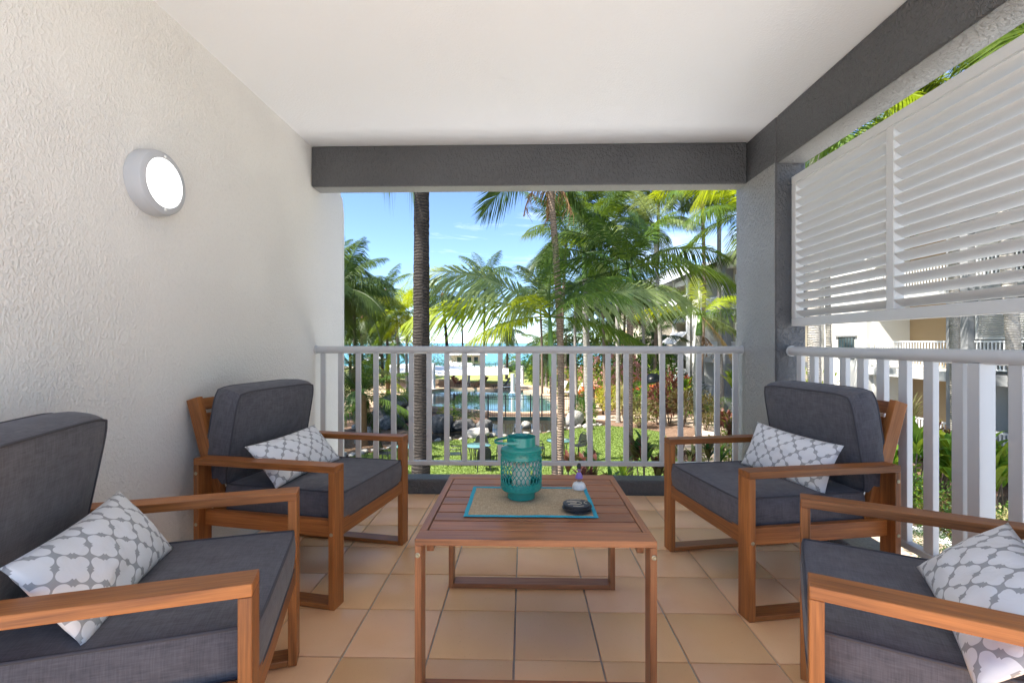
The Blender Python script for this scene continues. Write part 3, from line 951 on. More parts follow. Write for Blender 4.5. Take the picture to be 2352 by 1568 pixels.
# ------------------------------------------------------------------ dancer figurine
fg = thing('dancer_figurine', 'tiny dark haired dancer figurine in a lilac skirt on a white dome', 'figurine', (0.227, 1.972, ZT - 0.001))
MB().lathe([(0.0265, 0.0), (0.0285, 0.004), (0.0275, 0.014), (0.022, 0.024), (0.013, 0.029), (0.001, 0.030)], 32).build('dome_base', M['white_plastic'], fg, smooth=True, sharp=50)
for s in (-1, 1):
    MB().tube([(s * 0.0035, 0, 0.028), (s * 0.004, 0, 0.036), (s * 0.0045, 0, 0.050)], [0.0035, 0.0036, 0.0048], 10).build('leg', M['skin'], fg, smooth=True)
sk = MB()
N_ = 40
prof = [(0.0155, 0.044), (0.0150, 0.050), (0.0120, 0.058), (0.0085, 0.065), (0.0058, 0.069)]
vs, fs = [], []
for i, (r_, z) in enumerate(prof):
    for k in range(N_):
        a = 2 * math.pi * k / N_
        rr_ = r_ * (1 + (0.06 * (1 - i / 4)) * math.cos(10 * a))
        vs.append((rr_ * math.cos(a), rr_ * math.sin(a), z))
for i in range(4):
    for k in range(N_):
        fs.append((i * N_ + k, i * N_ + (k + 1) % N_, (i + 1) * N_ + (k + 1) % N_, (i + 1) * N_ + k))
sk.add(vs, fs).build('skirt', M['purple'], fg, smooth=True)
MB().lathe([(0.0055, 0.066), (0.0048, 0.071), (0.0065, 0.078), (0.0066, 0.083), (0.003, 0.0865), (0.0026, 0.090)], 16).build('torso', M['skin'], fg, smooth=True)
MB().lathe([(0.0066, 0.0745), (0.0073, 0.078), (0.0072, 0.081)], 16).build('top', M['purple'], fg, smooth=True)
for pts in ([(-0.006, 0, 0.083), (-0.011, -0.001, 0.076), (-0.021, -0.003, 0.073)], [(0.006, 0, 0.083), (0.010, 0.001, 0.077), (0.006, -0.005, 0.071)]):
    MB().tube(pts, [0.0023, 0.002, 0.0013], 8).build('arm', M['skin'], fg, smooth=True)
MB().lathe([(0.001, 0.088), (0.005, 0.090), (0.0066, 0.095), (0.006, 0.101), (0.001, 0.104)], 18).build('head', M['skin'], fg, smooth=True)
MB().lathe([(0.0078, 0.0845), (0.0084, 0.091), (0.0080, 0.099), (0.0055, 0.105), (0.001, 0.1065)], 18, (0, -0.0022, 0)).build('hair', M['hair'], fg, smooth=True)

# ------------------------------------------------------------------ coasters
for k, (dx, dy) in enumerate(((0.004, 0.002), (-0.003, 0.001), (0.005, -0.002), (0.0, 0.0))):
    c = MB().lathe([(0.001, 0), (0.046, 0), (0.049, 0.0012), (0.0498, 0.0038), (0.0485, 0.0056), (0.045, 0.0062), (0.001, 0.0056)], 44).build(
        'coaster', M['coaster'], loc=(0.190 + dx, 1.722 + dy, ZT - 0.001 + 0.0063 * k), smooth=True, sharp=40)
    tag(c, ['lowest black coaster in the stack on the mat', 'second black coaster from the bottom of the stack',
            'black coaster just under the painted top one', 'top black coaster painted with beige curved lines'][k], 'coaster', 'black coasters stacked on the mat')
    if k == 3:
        def arc(cx, cy, a, b, w, h):
            return [(cx + w * math.cos(t_), cy + h * math.sin(t_), 0.0066) for t_ in [a + (b - a) * i / 14 for i in range(15)]]
        for i, pts in enumerate(([(-0.033, 0.018, 0.0066)] + arc(-0.005, 0, math.pi / 2, -math.pi / 2, 0.022, 0.018) + [(-0.033, -0.018, 0.0066)],
                     [(-0.036, 0.009, 0.0066)] + arc(-0.012, 0.003, math.pi / 2, -math.pi / 2, 0.012, 0.007) + [(-0.024, -0.006, 0.0066)],
                     arc(0.041, 0.004, math.pi * 0.6, math.pi * 1.4, 0.014, 0.014),
                     [(-0.020, 0.034, 0.0066), (0.0, 0.037, 0.0066), (0.018, 0.034, 0.0066)], [(-0.016, -0.034, 0.0066), (0.006, -0.036, 0.0066), (0.022, -0.030, 0.0066)])):
            MB().tube(pts, 0.0015, 4).build('painted_line', M['beige_paint'], c)

# ================================================================== GROUND, WATER, PATHS
def sheet(name, poly, z, mat, holes=(), thick=0, kind='structure', seg=0):
    loops = [[Vector((x, y, 0)) for x, y in poly]] + [[Vector((x, y, 0)) for x, y in h] for h in holes]
    flat = [p for l in loops for p in l]
    tris = tessellate_polygon(loops)
    mb = MB()
    up = []
    for a, b, c in tris:
        nrm = (flat[b] - flat[a]).cross(flat[c] - flat[a])
        up.append((a, b, c) if nrm.z > 0 else (a, c, b))
    mb.add([(p.x, p.y, z) for p in flat], up)
    if thick:
        base = 0
        for li, l in enumerate(loops):
            m = len(l)
            vs = [(p.x, p.y, z) for p in l] + [(p.x, p.y, z - thick) for p in l]
            mb.add(vs, [(i, i + m, (i + 1) % m + m, (i + 1) % m) for i in range(m)])
    o = mb.build(name, mat)
    return tag(o, kind=kind)
def smooth_poly(pts, k=4):
    out = []
    n = len(pts)
    for i in range(n):
        p0, p1, p2, p3 = (Vector(pts[(i + j) % n]) for j in (-1, 0, 1, 2))
        for s in range(k):
            t_ = s / k
            q = 0.5 * ((2 * p1) + (p2 - p0) * t_ + (2 * p0 - 5 * p1 + 4 * p2 - p3) * t_ ** 2 + (3 * p1 - p0 - 3 * p2 + p3) * t_ ** 3)
            out.append((q.x, q.y))
    return out

gm = MB()
gm.add([(-400, -120, GZ), (400, -120, GZ), (400, 92, GZ), (-400, 92, GZ), (400, 120, -7.5), (-400, 120, -7.5)], [(0, 1, 2, 3), (3, 2, 4, 5)])
struct('ground', gm, M['mulch'])
struct('sea', MB().add([(-6000, 96, -5.0), (6000, 96, -5.0), (6000, 12000, -5.0), (-6000, 12000, -5.0)], [(0, 1, 2, 3)]), M['sea'])
sheet('beach', [(-120, 86), (120, 86), (120, 92), (-120, 92)], GZ + 0.004, M['sand'])
sheet('back_lawn', [(-60, 46), (14, 44), (14, 84), (-60, 84)], GZ + 0.004, M['dry_lawn'])
lawn_pts = smooth_poly([(-12, 11), (-12, 17.6), (-8.5, 18.1), (-6.8, 18.7), (-5.9, 19.9), (-4.2, 21.5), (-2.3, 22.5), (0, 23.2), (2.0, 24.6), (4.2, 26.0), (5.4, 25.6), (6.2, 25.1), (6.9, 24.0), (6.5, 21.5), (5.9, 18.5), (5.6, 14), (5.4, 9)])
sheet('lawn', lawn_pts, GZ + 0.004, M['lawn'])
path_pts = smooth_poly([(3.3, 28.3), (5.0, 27.9), (8.4, 26.9), (9.0, 25.0), (8.2, 23.3), (7.2, 22.3), (6.5, 19), (6.2, 15), (6.4, 9), (9.2, 9), (9.2, 15), (9.8, 20), (11.4, 24), (11, 28.3), (9.4, 29.9), (5, 29.7), (3.3, 29.6)])
sheet('bounce_paving', [(-60, -60), (60, -60), (60, 12.0), (-60, 12.0)], GZ + 0.004, M['bounce_ground'])  # unseen pale ground added to bounce sunlight up to the balcony ceiling
sheet('garden_path', path_pts, GZ + 0.008, M['paving'])
pond_pts = smooth_poly([(-4.3, 21.9), (-2.3, 22.8), (0, 23.5), (1.9, 24.9), (3.2, 25.7), (3.4, 27.0), (1.4, 27.7), (-1.9, 27.6), (-2.3, 26.2), (-3.2, 25), (-4.4, 24.2)])
creek_pts = smooth_poly([(-12, 18.0), (-8.5, 18.4), (-6.9, 19.0), (-6.0, 20.2), (-4.3, 21.8), (-4.5, 24.1), (-6, 24.6), (-9, 24.2), (-12, 23.6)])
sheet('creek_bed', creek_pts, GZ + 0.008, M['gravel'])
sheet('pond_water', pond_pts, GZ + 0.012, M['pond'])
pool_pts = smooth_poly([(-7.5, 44.2), (-6.2, 45.2), (-3, 44.6), (-.3, 43), (1.2, 41), (2.2, 37), (2.4, 33), (2.0, 30.3), (0.5, 29.5), (-1.8, 29.6), (-3.5, 30.6), (-6, 32), (-9, 34), (-10, 38), (-9, 42)])
deck_pts = [(-15, 31.5), (-8, 31.0), (-5.9, 30.9), (-2.6, 29.0), (2.9, 28.9), (4.9, 30), (6.2, 42), (4.5, 46), (-1, 48.8), (-4.8, 50.8), (-8.5, 56), (-16, 55)]
sheet('pool_water', pool_pts, GZ + 0.06, M['pool'])
sheet('pool_deck', deck_pts, GZ + 0.26, M['deck'], [pool_pts], thick=0.26)

# short turf blades on the nearer lawn
def in_poly(x, y, poly):
    c = False
    j = len(poly) - 1
    for i in range(len(poly)):
        xi, yi = poly[i]
        xj, yj = poly[j]
        if (yi > y) != (yj > y) and x < (xj - xi) * (y - yi) / (yj - yi) + xi:
            c = not c
        j = i
    return c
gb = MB()
vs, fs = [], []
for k in range(75000):
    x, y = rnd.uniform(-8, 7), rnd.uniform(14.5, 26.2)
    if not in_poly(x, y, lawn_pts):
        continue
    h = rnd.uniform(0.025, 0.075)
    a = rnd.uniform(0, 6.28)
    w = rnd.uniform(0.010, 0.022)
    i = len(vs)
    vs += [(x - w * math.cos(a), y - w * math.sin(a), GZ), (x + w * math.cos(a), y + w * math.sin(a), GZ), (x + rnd.uniform(-.05, .05), y + rnd.uniform(-.05, .05), GZ + h)]
    fs.append((i, i + 1, i + 2))
gb.add(vs, fs)
tag(gb.build('turf_grass', M['blade']), kind='stuff')

# ================================================================== STONES
def rock_mesh(seed, mat, sub=3):
    bm = bmesh.new()
    bmesh.ops.create_icosphere(bm, subdivisions=sub, radius=1)
    for p in bm.verts:
        d = p.co.normalized()
        k = 1 + 0.30 * noise.noise(d * 1.3 + Vector((seed, 0, seed))) + 0.14 * noise.noise(d * 3.1 + Vector((0, seed, 2))) + 0.05 * noise.noise(d * 8 + Vector((seed, 5, 2)))
        q = d * k
        for ax in range(3):
            q[ax] = math.copysign(min(abs(q[ax]), 0.86 + 0.1 * noise.noise(d * 2 + Vector((seed, ax, 0)))), q[ax])
        p.co = q
    me = bpy.data.meshes.new('rock')
    bm.to_mesh(me)
    bm.free()
    me.materials.append(mat)
    me.polygons.foreach_set('use_smooth', [True] * len(me.polygons))
    me.set_sharp_from_angle(angle=R(40))
    return me
rock_v = [rock_mesh(3.3 * i, M['rock']) for i in range(6)]
pale_v = [rock_mesh(5.1 * i + 2, M['pale_rock'], 2) for i in range(5)]
def rock(px, py_bot, wpx, hpx, label, pale=False, dep=0.8, lift=0.0, group='boulders round the garden pond', d=None):
    g = gnd(px, py_bot) if d is None else gx(px, d)
    dd = (g.y * _c - g.x * _s)
    w, h = wpx * dd / F_PX / 2, hpx * dd / F_PX / 2
    me = (pale_v if pale else rock_v)[rnd.randrange(5)]
    o = obj('boulder', me, None, (g.x, g.y + w * dep * 0.6, GZ + h * 0.8 + lift), (rnd.uniform(-.2, .2), rnd.uniform(-.2, .2), rnd.uniform(0, 6.28)))
    o.scale = (w * 1.12, w * dep * 1.1, h * 1.25)
    return tag(o, label, 'boulder', group)
rock(903, 968, 66, 26, 'long flat dark boulder capping the rockery below the bright ground cover', lift=0.75, d=27.5)
rock(876, 985, 46, 42, 'dark rounded boulder in the shaded rockery beside the creek', d=26)
rock(908, 985, 44, 40, 'round dark boulder in the middle of the rockery left of the big trunk', d=26.5)
rock(944, 978, 36, 40, 'bluish boulder half hidden behind the big coconut trunk', d=27)
rock(896, 1002, 58, 34, 'broad grey boulder low in the rockery over the creek bed', d=24.8)
rock(1012, 992, 62, 40, 'big blue grey boulder right of the big coconut trunk')
rock(1063, 990, 58, 26, 'wide grey boulder at the pond edge before the pool fence')
rock(1112, 990, 40, 26, 'smaller grey boulder ending the row at the pool fence')
rock(826, 990, 40, 40, 'dark boulder at the far end of the shaded creek', d=26)
rock(1093, 1006, 64, 22, 'long pale flat boulder lying at the lawn edge of the pond', True, 0.5)
rock(1208, 983, 34, 14, 'flat grey stone standing in the pond', True, 0.6, 0.03)
rock(1322, 978, 42, 36, 'white rounded boulder at the right end of the pond', True)
rock(1352, 986, 24, 12, 'small pale stone right of the white rounded boulder', True)
rock(823, 988, 36, 14, 'pale flat stone beside the dark cascade', True, 0.7, 0.02)
rock(846, 995, 26, 14, 'pale stone lying lower beside the cascade', True, 0.7)
rock(822, 1020, 22, 16, 'white stone on the left bank of the creek', True)
for k in range(34):
    t_ = k / 33
    i = t_ * 7.999
    edge = [(-8.5, 18.25), (-6.85, 18.85), (-5.95, 20.05), (-4.25, 21.65), (-2.3, 22.65), (0, 23.35), (2.0, 24.75), (3.3, 25.7), (4.2, 26.2)]
    a, b = edge[int(i)], edge[int(i) + 1]
    f = i - int(i)
    s_ = rnd.uniform(0.09, 0.2)
    o = obj('edging_stone', pale_v[rnd.randrange(5)], None, (a[0] + (b[0] - a[0]) * f + rnd.uniform(-.12, .12), a[1] + (b[1] - a[1]) * f + rnd.uniform(-.15, .15), GZ + s_ * 0.35),
            (rnd.uniform(-.3, .3), rnd.uniform(-.3, .3), rnd.uniform(0, 6)))
    o.scale = (s_ * rnd.uniform(0.9, 1.6), s_, s_ * 0.6)
    tag(o, 'small pale stone on the lawn edge ' + ['at the far left of the creek', 'along the creek behind the left garden table', 'between the creek and the thick trunk', 'just right of the thick trunk',
        'below the long pale flat boulder', 'behind the small black sign', 'in front of the white rounded boulder', 'by the white ringed palm'][min(7, int(i))], 'stone', 'pale stones edging the lawn')
MB().add([], [])
lip = MB()
lp_ = [(-2.0, 27.62), (-1, 27.78), (0.2, 27.75), (1.4, 27.85), (3.3, 27.4)]
for a, b in zip(lp_[:-1], lp_[1:]):
    lip.bar((a[0], a[1], GZ + 0.10), (b[0], b[1], GZ + 0.10), 0.14, 0.2)
tag(lip.build('pond_liner', plain('green_pond_liner', (0.008, 0.03, 0.026), 0.5, 0.3, 4)), 'dark green liner lip along the far pond edge', 'pond liner')

# ================================================================== PALMS
def frond_mesh(L, nl, ll, pitch, droop, mat, seed, style='king', w=0.042, petiole=0.14, fold=0.25):
    rg = random.Random(seed)
    NS_ = 22
    pts, tans = [], []
    p = Vector((0, 0, 0))
    ang0 = R(pitch)
    side_sw = rg.uniform(-0.12, 0.12)
    for i in range(NS_ + 1):
        t_ = i / NS_
        a = ang0 - R(droop) * t_ ** 1.35
        tg = Vector((math.sin(side_sw * t_) * 0.8, math.cos(a), math.sin(a))).normalized()
        pts.append(p.copy())
        tans.append(tg)
        p = p + tg * (L / NS_)
    mb = MB()
    mb.tube(pts, [0.020 * (1 - 0.88 * i / NS_) * (L / 2.6) + 0.0025 for i in range(NS_ + 1)], 4)
    vs, fs = [], []
    twist = rg.uniform(-0.25, 0.25)
    for k in range(nl):
        t_ = petiole + (1 - petiole) * (k + 0.5) / nl
        x = t_ * NS_
        i = min(int(x), NS_ - 1)
        f = x - i
        pc = pts[i].lerp(pts[i + 1], f)
        tg = tans[i].lerp(tans[i + 1], f).normalized()
        X = Vector((1, 0, 0))
        X = (X - tg * X.dot(tg)).normalized()
        up = X.cross(tg)
        if up.z < 0 and pitch > -40:
            up = -up
        s = (t_ - petiole) / (1 - petiole)
        prof = (0.42 + 0.58 * math.sin(math.pi * min(1, s * 0.95 + 0.12))) * (1 if s < 0.8 else 1 - (s - 0.8) * 1.6)
        open_ = R(66 - 38 * s)
        for sg in (-1, 1):
            l = ll * prof * rg.uniform(0.88, 1.08)
            o = open_ + R(rg.uniform(-6, 6))
            lift = R((fold * 45) * (1 - 0.9 * s)) + R(rg.uniform(-10, 10))
            if style == 'coco':
                lift = R(rg.uniform(-18, 8))
            d = (X * sg * math.sin(o) * math.cos(lift) + tg * math.cos(o) + up * math.sin(o) * math.sin(lift)).normalized()
            sag = l * (0.58 if style == 'king' else 0.62) * rg.uniform(0.7, 1.25)
            mid = pc + d * l * 0.5 + Vector((0, 0, -1)) * sag * 0.26
            tip = pc + d * l * 0.97 + Vector((0, 0, -1)) * sag
            wv = (tg * math.sin(o) - X * sg * math.cos(o) * 0.5 + up * twist).normalized() * w * (0.55 + 0.6 * prof) * 0.5
            n = len(vs)
            vs += [pc - wv * 0.45, pc + wv * 0.45, mid - wv, mid + wv, tip]
            fs += [(n, n + 1, n + 3, n + 2), (n + 2, n + 3, n + 4)]
    mb.add(vs, fs)
    return mb.mesh('frond', mat)
_fc = {}
def frond(style, pitch, L, matn, var):
    pq = int(round(pitch / 10.0) * 10)
    Lq = round(L * 2) / 2
    key = (style, pq, Lq, matn, var)
    if key not in _fc:
        droop = {'king': 62, 'coco': 78, 'stiff': 40}[style] * (1.0 if pq > 0 else 0.6)
        if pq >= 60: droop *= 0.75
        if pq <= -40: droop = 18
        ll = {'king': 0.335, 'coco': 0.30, 'stiff': 0.20}[style] * Lq
        w = {'king': 0.0118, 'coco': 0.0112, 'stiff': 0.009}[style] * Lq
        _fc[key] = frond_mesh(Lq, 66 if Lq < 2.4 else 80, ll, pq, droop, M[matn], abs(hash((pq, int(Lq * 2), var))) % 9999, 'coco' if style == 'coco' else 'king', w)
    return _fc[key]

def palm(label, base, top, r0, r1, style='king', L=2.5, mats=('frond_king',), n=13, shaft=0.0, bark='trunk_grey', fronds=None, group='palms in the resort garden',
         low=-35, seed=0, rings=True, dead=0, cat='palm tree', lift=80):
    rg = random.Random(seed * 17 + 3)
    base, top = Vector(base), Vector(top)
    t0 = thing('palm_tree', label, cat, base, 0, group)
    rel = top - base
    H = rel.length
    NSg = max(10, int(H / 0.075)) if rings else 8
    pts, rs = [], []
    bow = Vector((rg.uniform(-1, 1), rg.uniform(-1, 1), 0)) * (0.02 if style != 'coco' or H < 9 else 0.0) * H
    for i in range(NSg + 1):
        f = i / NSg
        q = rel * f + bow * math.sin(math.pi * f)
        pts.append(q)
        r = r0 + (r1 - r0) * min(1, f * 1.15)
        if f < 0.06:
            r *= 1.25 - f * 4
        rs.append(r * (1 + (rg.choice((0.0, 0.0, 0.035, 0.05)) if rings else 0) + rg.uniform(-0.015, 0.015)))
    MB().tube(pts, rs, 12).build('trunk', M[bark], t0, smooth=True, sharp=50)
    cp = rel.copy()
    up = (pts[-1] - pts[-2]).normalized()
    if shaft:
        e = cp + up * shaft
        MB().tube([cp - up * 0.02, cp + up * shaft * 0.12, cp + up * shaft * 0.5, e], [r1 * 1.12, r1 * 1.2, r1 * 0.95, r1 * 0.55], 12).build('crownshaft', M['shaft'], t0, smooth=True)
        cp = e
    elif style == 'coco':
        MB().lathe([(r1 * 0.9, -0.15), (r1 * 1.35, 0.05), (r1 * 1.2, 0.25), (r1 * 0.4, 0.45)], 10).build('crown_fibre', M['fibre'], t0, loc=cp, smooth=True)
        cp = cp + Vector((0, 0, 0.15))
    if fronds is None:
        fronds = []
        for k in range(n):
            az = k * 137.5 + rg.uniform(-18, 18)
            f = k / max(1, n - 1)
            fronds.append((az, lift - (lift - low) * f ** 0.85 + rg.uniform(-8, 8), L * rg.uniform(0.9, 1.08), mats[rg.randrange(len(mats))]))
    for fr_ in fronds:
        az, pitch, l, mt = fr_[:4]
        roll = fr_[4] if len(fr_) > 4 else rg.uniform(-22, 22)
        o = obj('frond', frond(style, pitch, l, mt, rg.randrange(2)), t0, cp, (R(rg.uniform(-4, 4)), R(roll), R(-az)))
        s_ = l / (round(l * 2) / 2)
        o.scale = (s_, s_, s_)
    for k in range(dead):
        a = rg.uniform(0, 6.28)
        pts = [cp + Vector((0, 0, -shaft - 0.05))]
        for j in range(6):
            pts.append(pts[-1] + Vector((math.cos(a) * (0.16 - 0.02 * j), math.sin(a) * (0.16 - 0.02 * j), -0.02 - 0.05 * j)))
        cl = MB()
        for q in range(26):
            st_ = pts[rg.randrange(1, 6)]
            e = st_ + Vector((rg.uniform(-.22, .22), rg.uniform(-.22, .22), rg.uniform(-.6, -.15)))
            m_ = st_.lerp(e, 0.5) + Vector((rg.uniform(-.08, .08), rg.uniform(-.08, .08), 0))
            cl.tube([st_, m_, e], [0.012, 0.009, 0.004], 3)
        cl.tube(pts, 0.02, 4)
        cl.build('seed_spray', M['fibre'], t0)
    return t0
# azimuths: degrees clockwise from +Y (away from the balcony); 90 = right, 270 = left, 180 = towards the balcony
palm('tall dark coconut palm whose thick ringed trunk crosses the view left of centre', gx(966, 10), at(970, -60, 10), 0.20, 0.135, 'coco', 3.6,
     bark='trunk_coco', cat='coconut palm', seed=1, fronds=[(az, p_, 3.6, 'frond_coco') for az, p_ in ((20, 60), (80, 45), (150, 50), (215, 40), (290, 55), (340, 20), (50, 10), (120, 5), (190, 10), (245, -10), (310, 0))] + [(270, -78, 5.1, 'frond_coco', 20), (262, -79, 4.7, 'frond_coco', -25)])
palm('king palm with lime fronds and green crownshaft just beyond the railing', gx(1273, 11), at(1268, 862, 11), 0.078, 0.066, 'king', 2.6, shaft=1.35, bark='trunk_brown', seed=2, cat='king palm',
     fronds=[(262, 24, 3.5, 'frond_lime', -25), (278, 48, 3.4, 'frond_pale', -45), (318, 62, 2.4, 'frond_pale'), (20, 78, 2.4, 'frond_king'), (80, 26, 3.5, 'frond_pale', 40), (66, 48, 2.3, 'frond_king'),
             (130, 28, 2.2, 'frond_king'), (205, 30, 2.0, 'frond_lime'), (240, 5, 2.3, 'frond_lime'), (105, 2, 2.4, 'frond_king'), (350, 40, 2.4, 'frond_king')])
palm('slim tall palm with dry seed sprays rising behind the lime king palm', gx(1284, 13), at(1263, 415, 13), 0.095, 0.085, 'king', 2.5, mats=('frond_king', 'frond_dark'), shaft=0.8, bark='trunk_brown', seed=3, dead=4, n=12)
palm('white ringed king palm leaning left on the lawn', gx(1358, 18.25), at(1343, 640, 18.0), 0.115, 0.095, 'king', 2.9, mats=('frond_king', 'frond_pale', 'frond_dark'), shaft=0.95, seed=4, n=12, cat='king palm', lift=85)
palm('dark spreading king palm with long arching fronds in front of the apartments', gx(1447, 14), at(1447, 690, 14), 0.092, 0.082, 'king', 3.2, shaft=0.95, bark='trunk_brown', seed=5, cat='king palm',
     fronds=[(75, 30, 3.5, 'frond_dark'), (95, 12, 3.2, 'frond_king'), (60, 55, 3.0, 'frond_king'), (345, 84, 2.9, 'frond_dark'), (320, 66, 2.8, 'frond_king'), (285, 48, 3.0, 'frond_dark'),
             (268, 22, 2.8, 'frond_dark'), (255, -8, 2.6, 'frond_dark'), (190, 45, 2.4, 'frond_king'), (30, 60, 3.0, 'frond_dark'), (150, 15, 2.6, 'frond_king'), (12, 25, 2.8, 'frond_dark'), (225, 65, 2.4, 'frond_dark')])
palm('palm with golden flower sprays between the white ringed trunks', gx(1474, 30), at(1476, 720, 30), 0.11, 0.09, 'king', 2.8, mats=('frond_king', 'frond_pale'), shaft=0.8, seed=6, n=12, dead=5)
palm('tall white ringed palm standing behind the black garden lamp', gx(1526, 26), at(1506, 560, 26), 0.12, 0.10, 'king', 3.0, mats=('frond_king', 'frond_pale'), shaft=1.0, seed=7, n=10, low=5)
palm('palm with shaggy fibre trunk and drooping tip frond near the path', gnd(1607, 1035), at(1605, 770, 20.2), 0.14, 0.125, 'king', 2.6, shaft=0.85, bark='trunk_grey', seed=8, dead=3,
     fronds=[(95, -22, 2.8, 'frond_pale'), (70, 35, 2.6, 'frond_lime'), (280, 32, 2.8, 'frond_lime'), (265, 8, 2.6, 'frond_king'), (330, 60, 2.4, 'frond_king'), (15, 74, 2.5, 'frond_lime'), (140, 20, 2.2, 'frond_king'), (210, 25, 2.2, 'frond_king'), (110, -48, 2.4, 'frond_dry'), (45, 12, 2.6, 'frond_pale')])
palm('slender pale palm rising against the balconies beyond the clipped hedge', gx(1659, 28.5), at(1652, 520, 28.5), 0.15, 0.12, 'king', 3.1, mats=('frond_king', 'frond_dark'), shaft=1.0, seed=9, n=10, low=5)
palm('slim palm behind the pink flowering shrubs', gx(1325, 33), at(1321, 690, 33), 0.11, 0.09, 'king', 2.8, mats=('frond_dark', 'frond_king'), shaft=0.8, seed=10, n=11, dead=1)
palm('slim leaning palm behind the orange flowers', gx(1366, 31), at(1349, 680, 31), 0.11, 0.09, 'king', 2.8, mats=('frond_dark', 'frond_king'), shaft=0.8, seed=11, n=11, dead=1)
palm('broad lime palm crown filling the corner by the pillar', gx(1730, 19), at(1712, 540, 18.5), 0.12, 0.10, 'king', 3.0, mats=('frond_lime', 'frond_king'), shaft=0.9, seed=12, n=13)
palm('dark palm with its crown just under the front beam', gx(1420, 27), at(1412, 560, 27), 0.12, 0.10, 'king', 3.2, mats=('frond_dark', 'frond_king'), shaft=1.0, seed=14, n=12)
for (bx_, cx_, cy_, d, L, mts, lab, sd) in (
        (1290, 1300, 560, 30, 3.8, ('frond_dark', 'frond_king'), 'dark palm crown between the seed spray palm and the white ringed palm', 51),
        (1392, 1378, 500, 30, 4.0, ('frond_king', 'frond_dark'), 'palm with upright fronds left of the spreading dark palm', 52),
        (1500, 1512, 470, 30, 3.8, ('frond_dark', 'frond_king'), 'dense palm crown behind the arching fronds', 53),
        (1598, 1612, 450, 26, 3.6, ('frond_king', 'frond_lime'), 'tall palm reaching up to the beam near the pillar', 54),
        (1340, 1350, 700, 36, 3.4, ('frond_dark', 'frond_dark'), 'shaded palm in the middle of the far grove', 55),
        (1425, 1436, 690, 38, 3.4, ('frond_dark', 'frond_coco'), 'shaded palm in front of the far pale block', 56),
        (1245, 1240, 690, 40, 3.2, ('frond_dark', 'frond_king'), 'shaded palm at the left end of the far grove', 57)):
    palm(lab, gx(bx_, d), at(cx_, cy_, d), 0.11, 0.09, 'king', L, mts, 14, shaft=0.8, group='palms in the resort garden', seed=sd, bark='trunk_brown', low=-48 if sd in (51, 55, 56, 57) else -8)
# coconut palms towards the beach
for (bx_, cx_, cy_, d, L, lab, sd) in (
        (1030, 1016, 682, 42, 2.9, 'coconut palm in the distance just right of the thick dark trunk', 21),
        (1111, 1114, 640, 60, 4.6, 'tallest distant coconut palm above the white shade sail', 22),
        (1163, 1163, 757, 59, 2.9, 'low distant palm with drooping crown before the sea', 23),
        (1064, 1060, 700, 76, 3.4, 'distant palm in front of the beach hut', 24),
        (892, 886, 672, 52, 3.6, 'distant dark coconut palm left of the thick trunk', 25),
        (858, 846, 690, 60, 3.8, 'leaning coconut palm near the beach far left', 26),
        (820, 812, 668, 38, 3.2, 'dense dark coconut palm at the white wall edge', 27),
        (786, 768, 610, 34, 3.2, 'coconut palm mostly hidden by the white wall', 28),
        (874, 866, 745, 70, 3.4, 'farthest coconut palm over the left shore', 29),
        (838, 832, 735, 44, 3.0, 'stocky coconut palm in the left shade', 30),
        (880, 872, 735, 47, 3.0, 'coconut palm with a low crown left of the bright king palm', 46),
        (805, 802, 745, 50, 3.2, 'low coconut palm at the very edge of the white wall', 47),
        (905, 902, 790, 60, 3.0, 'low palm in front of the blue banner', 48)):
    palm(lab, gx(bx_, d), at(cx_, cy_, d), 0.17, 0.12, 'coco', L, ('frond_coco', 'frond_king') if sd != 27 else ('frond_dark', 'frond_coco'), 20, bark='trunk_coco', group='coconut palms towards the beach', seed=sd, rings=False, cat='coconut palm', low=-50)
palm('bright lime king palm with a drooping dry skirt left of the thick trunk', gx(914, 40), at(912, 748, 40), 0.13, 0.11, 'king', 3.4, mats=('frond_lime', 'frond_king'), shaft=1.0, seed=31, n=13, dead=2, cat='king palm')
palm('second king palm trunk close left of the thick dark trunk', gx(937, 38), at(936, 742, 38), 0.12, 0.10, 'king', 2.8, mats=('frond_king', 'frond_lime'), shaft=0.9, seed=32, n=11, cat='king palm')
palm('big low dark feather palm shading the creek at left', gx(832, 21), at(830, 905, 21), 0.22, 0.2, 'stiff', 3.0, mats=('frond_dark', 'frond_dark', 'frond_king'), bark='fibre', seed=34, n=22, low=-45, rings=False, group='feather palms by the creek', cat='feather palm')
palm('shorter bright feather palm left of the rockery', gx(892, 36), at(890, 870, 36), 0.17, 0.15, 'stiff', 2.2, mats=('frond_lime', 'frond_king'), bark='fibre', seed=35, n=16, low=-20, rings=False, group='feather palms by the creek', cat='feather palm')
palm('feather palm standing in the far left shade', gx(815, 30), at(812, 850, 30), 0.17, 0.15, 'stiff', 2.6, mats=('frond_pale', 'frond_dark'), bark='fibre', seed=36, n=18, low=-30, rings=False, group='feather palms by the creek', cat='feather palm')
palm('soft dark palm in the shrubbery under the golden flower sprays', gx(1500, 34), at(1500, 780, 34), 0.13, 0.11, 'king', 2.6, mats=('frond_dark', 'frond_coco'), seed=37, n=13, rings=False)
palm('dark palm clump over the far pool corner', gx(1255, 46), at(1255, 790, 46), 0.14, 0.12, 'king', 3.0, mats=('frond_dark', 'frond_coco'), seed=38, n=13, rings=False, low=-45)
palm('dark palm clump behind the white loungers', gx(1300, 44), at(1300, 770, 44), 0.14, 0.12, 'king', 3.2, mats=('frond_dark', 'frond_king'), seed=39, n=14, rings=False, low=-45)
palm('dark palm left of the apartment corner', gx(1400, 42), at(1398, 740, 42), 0.14, 0.12, 'king', 3.2, mats=('frond_dark', 'frond_king'), seed=40, n=14, rings=False, low=-45)
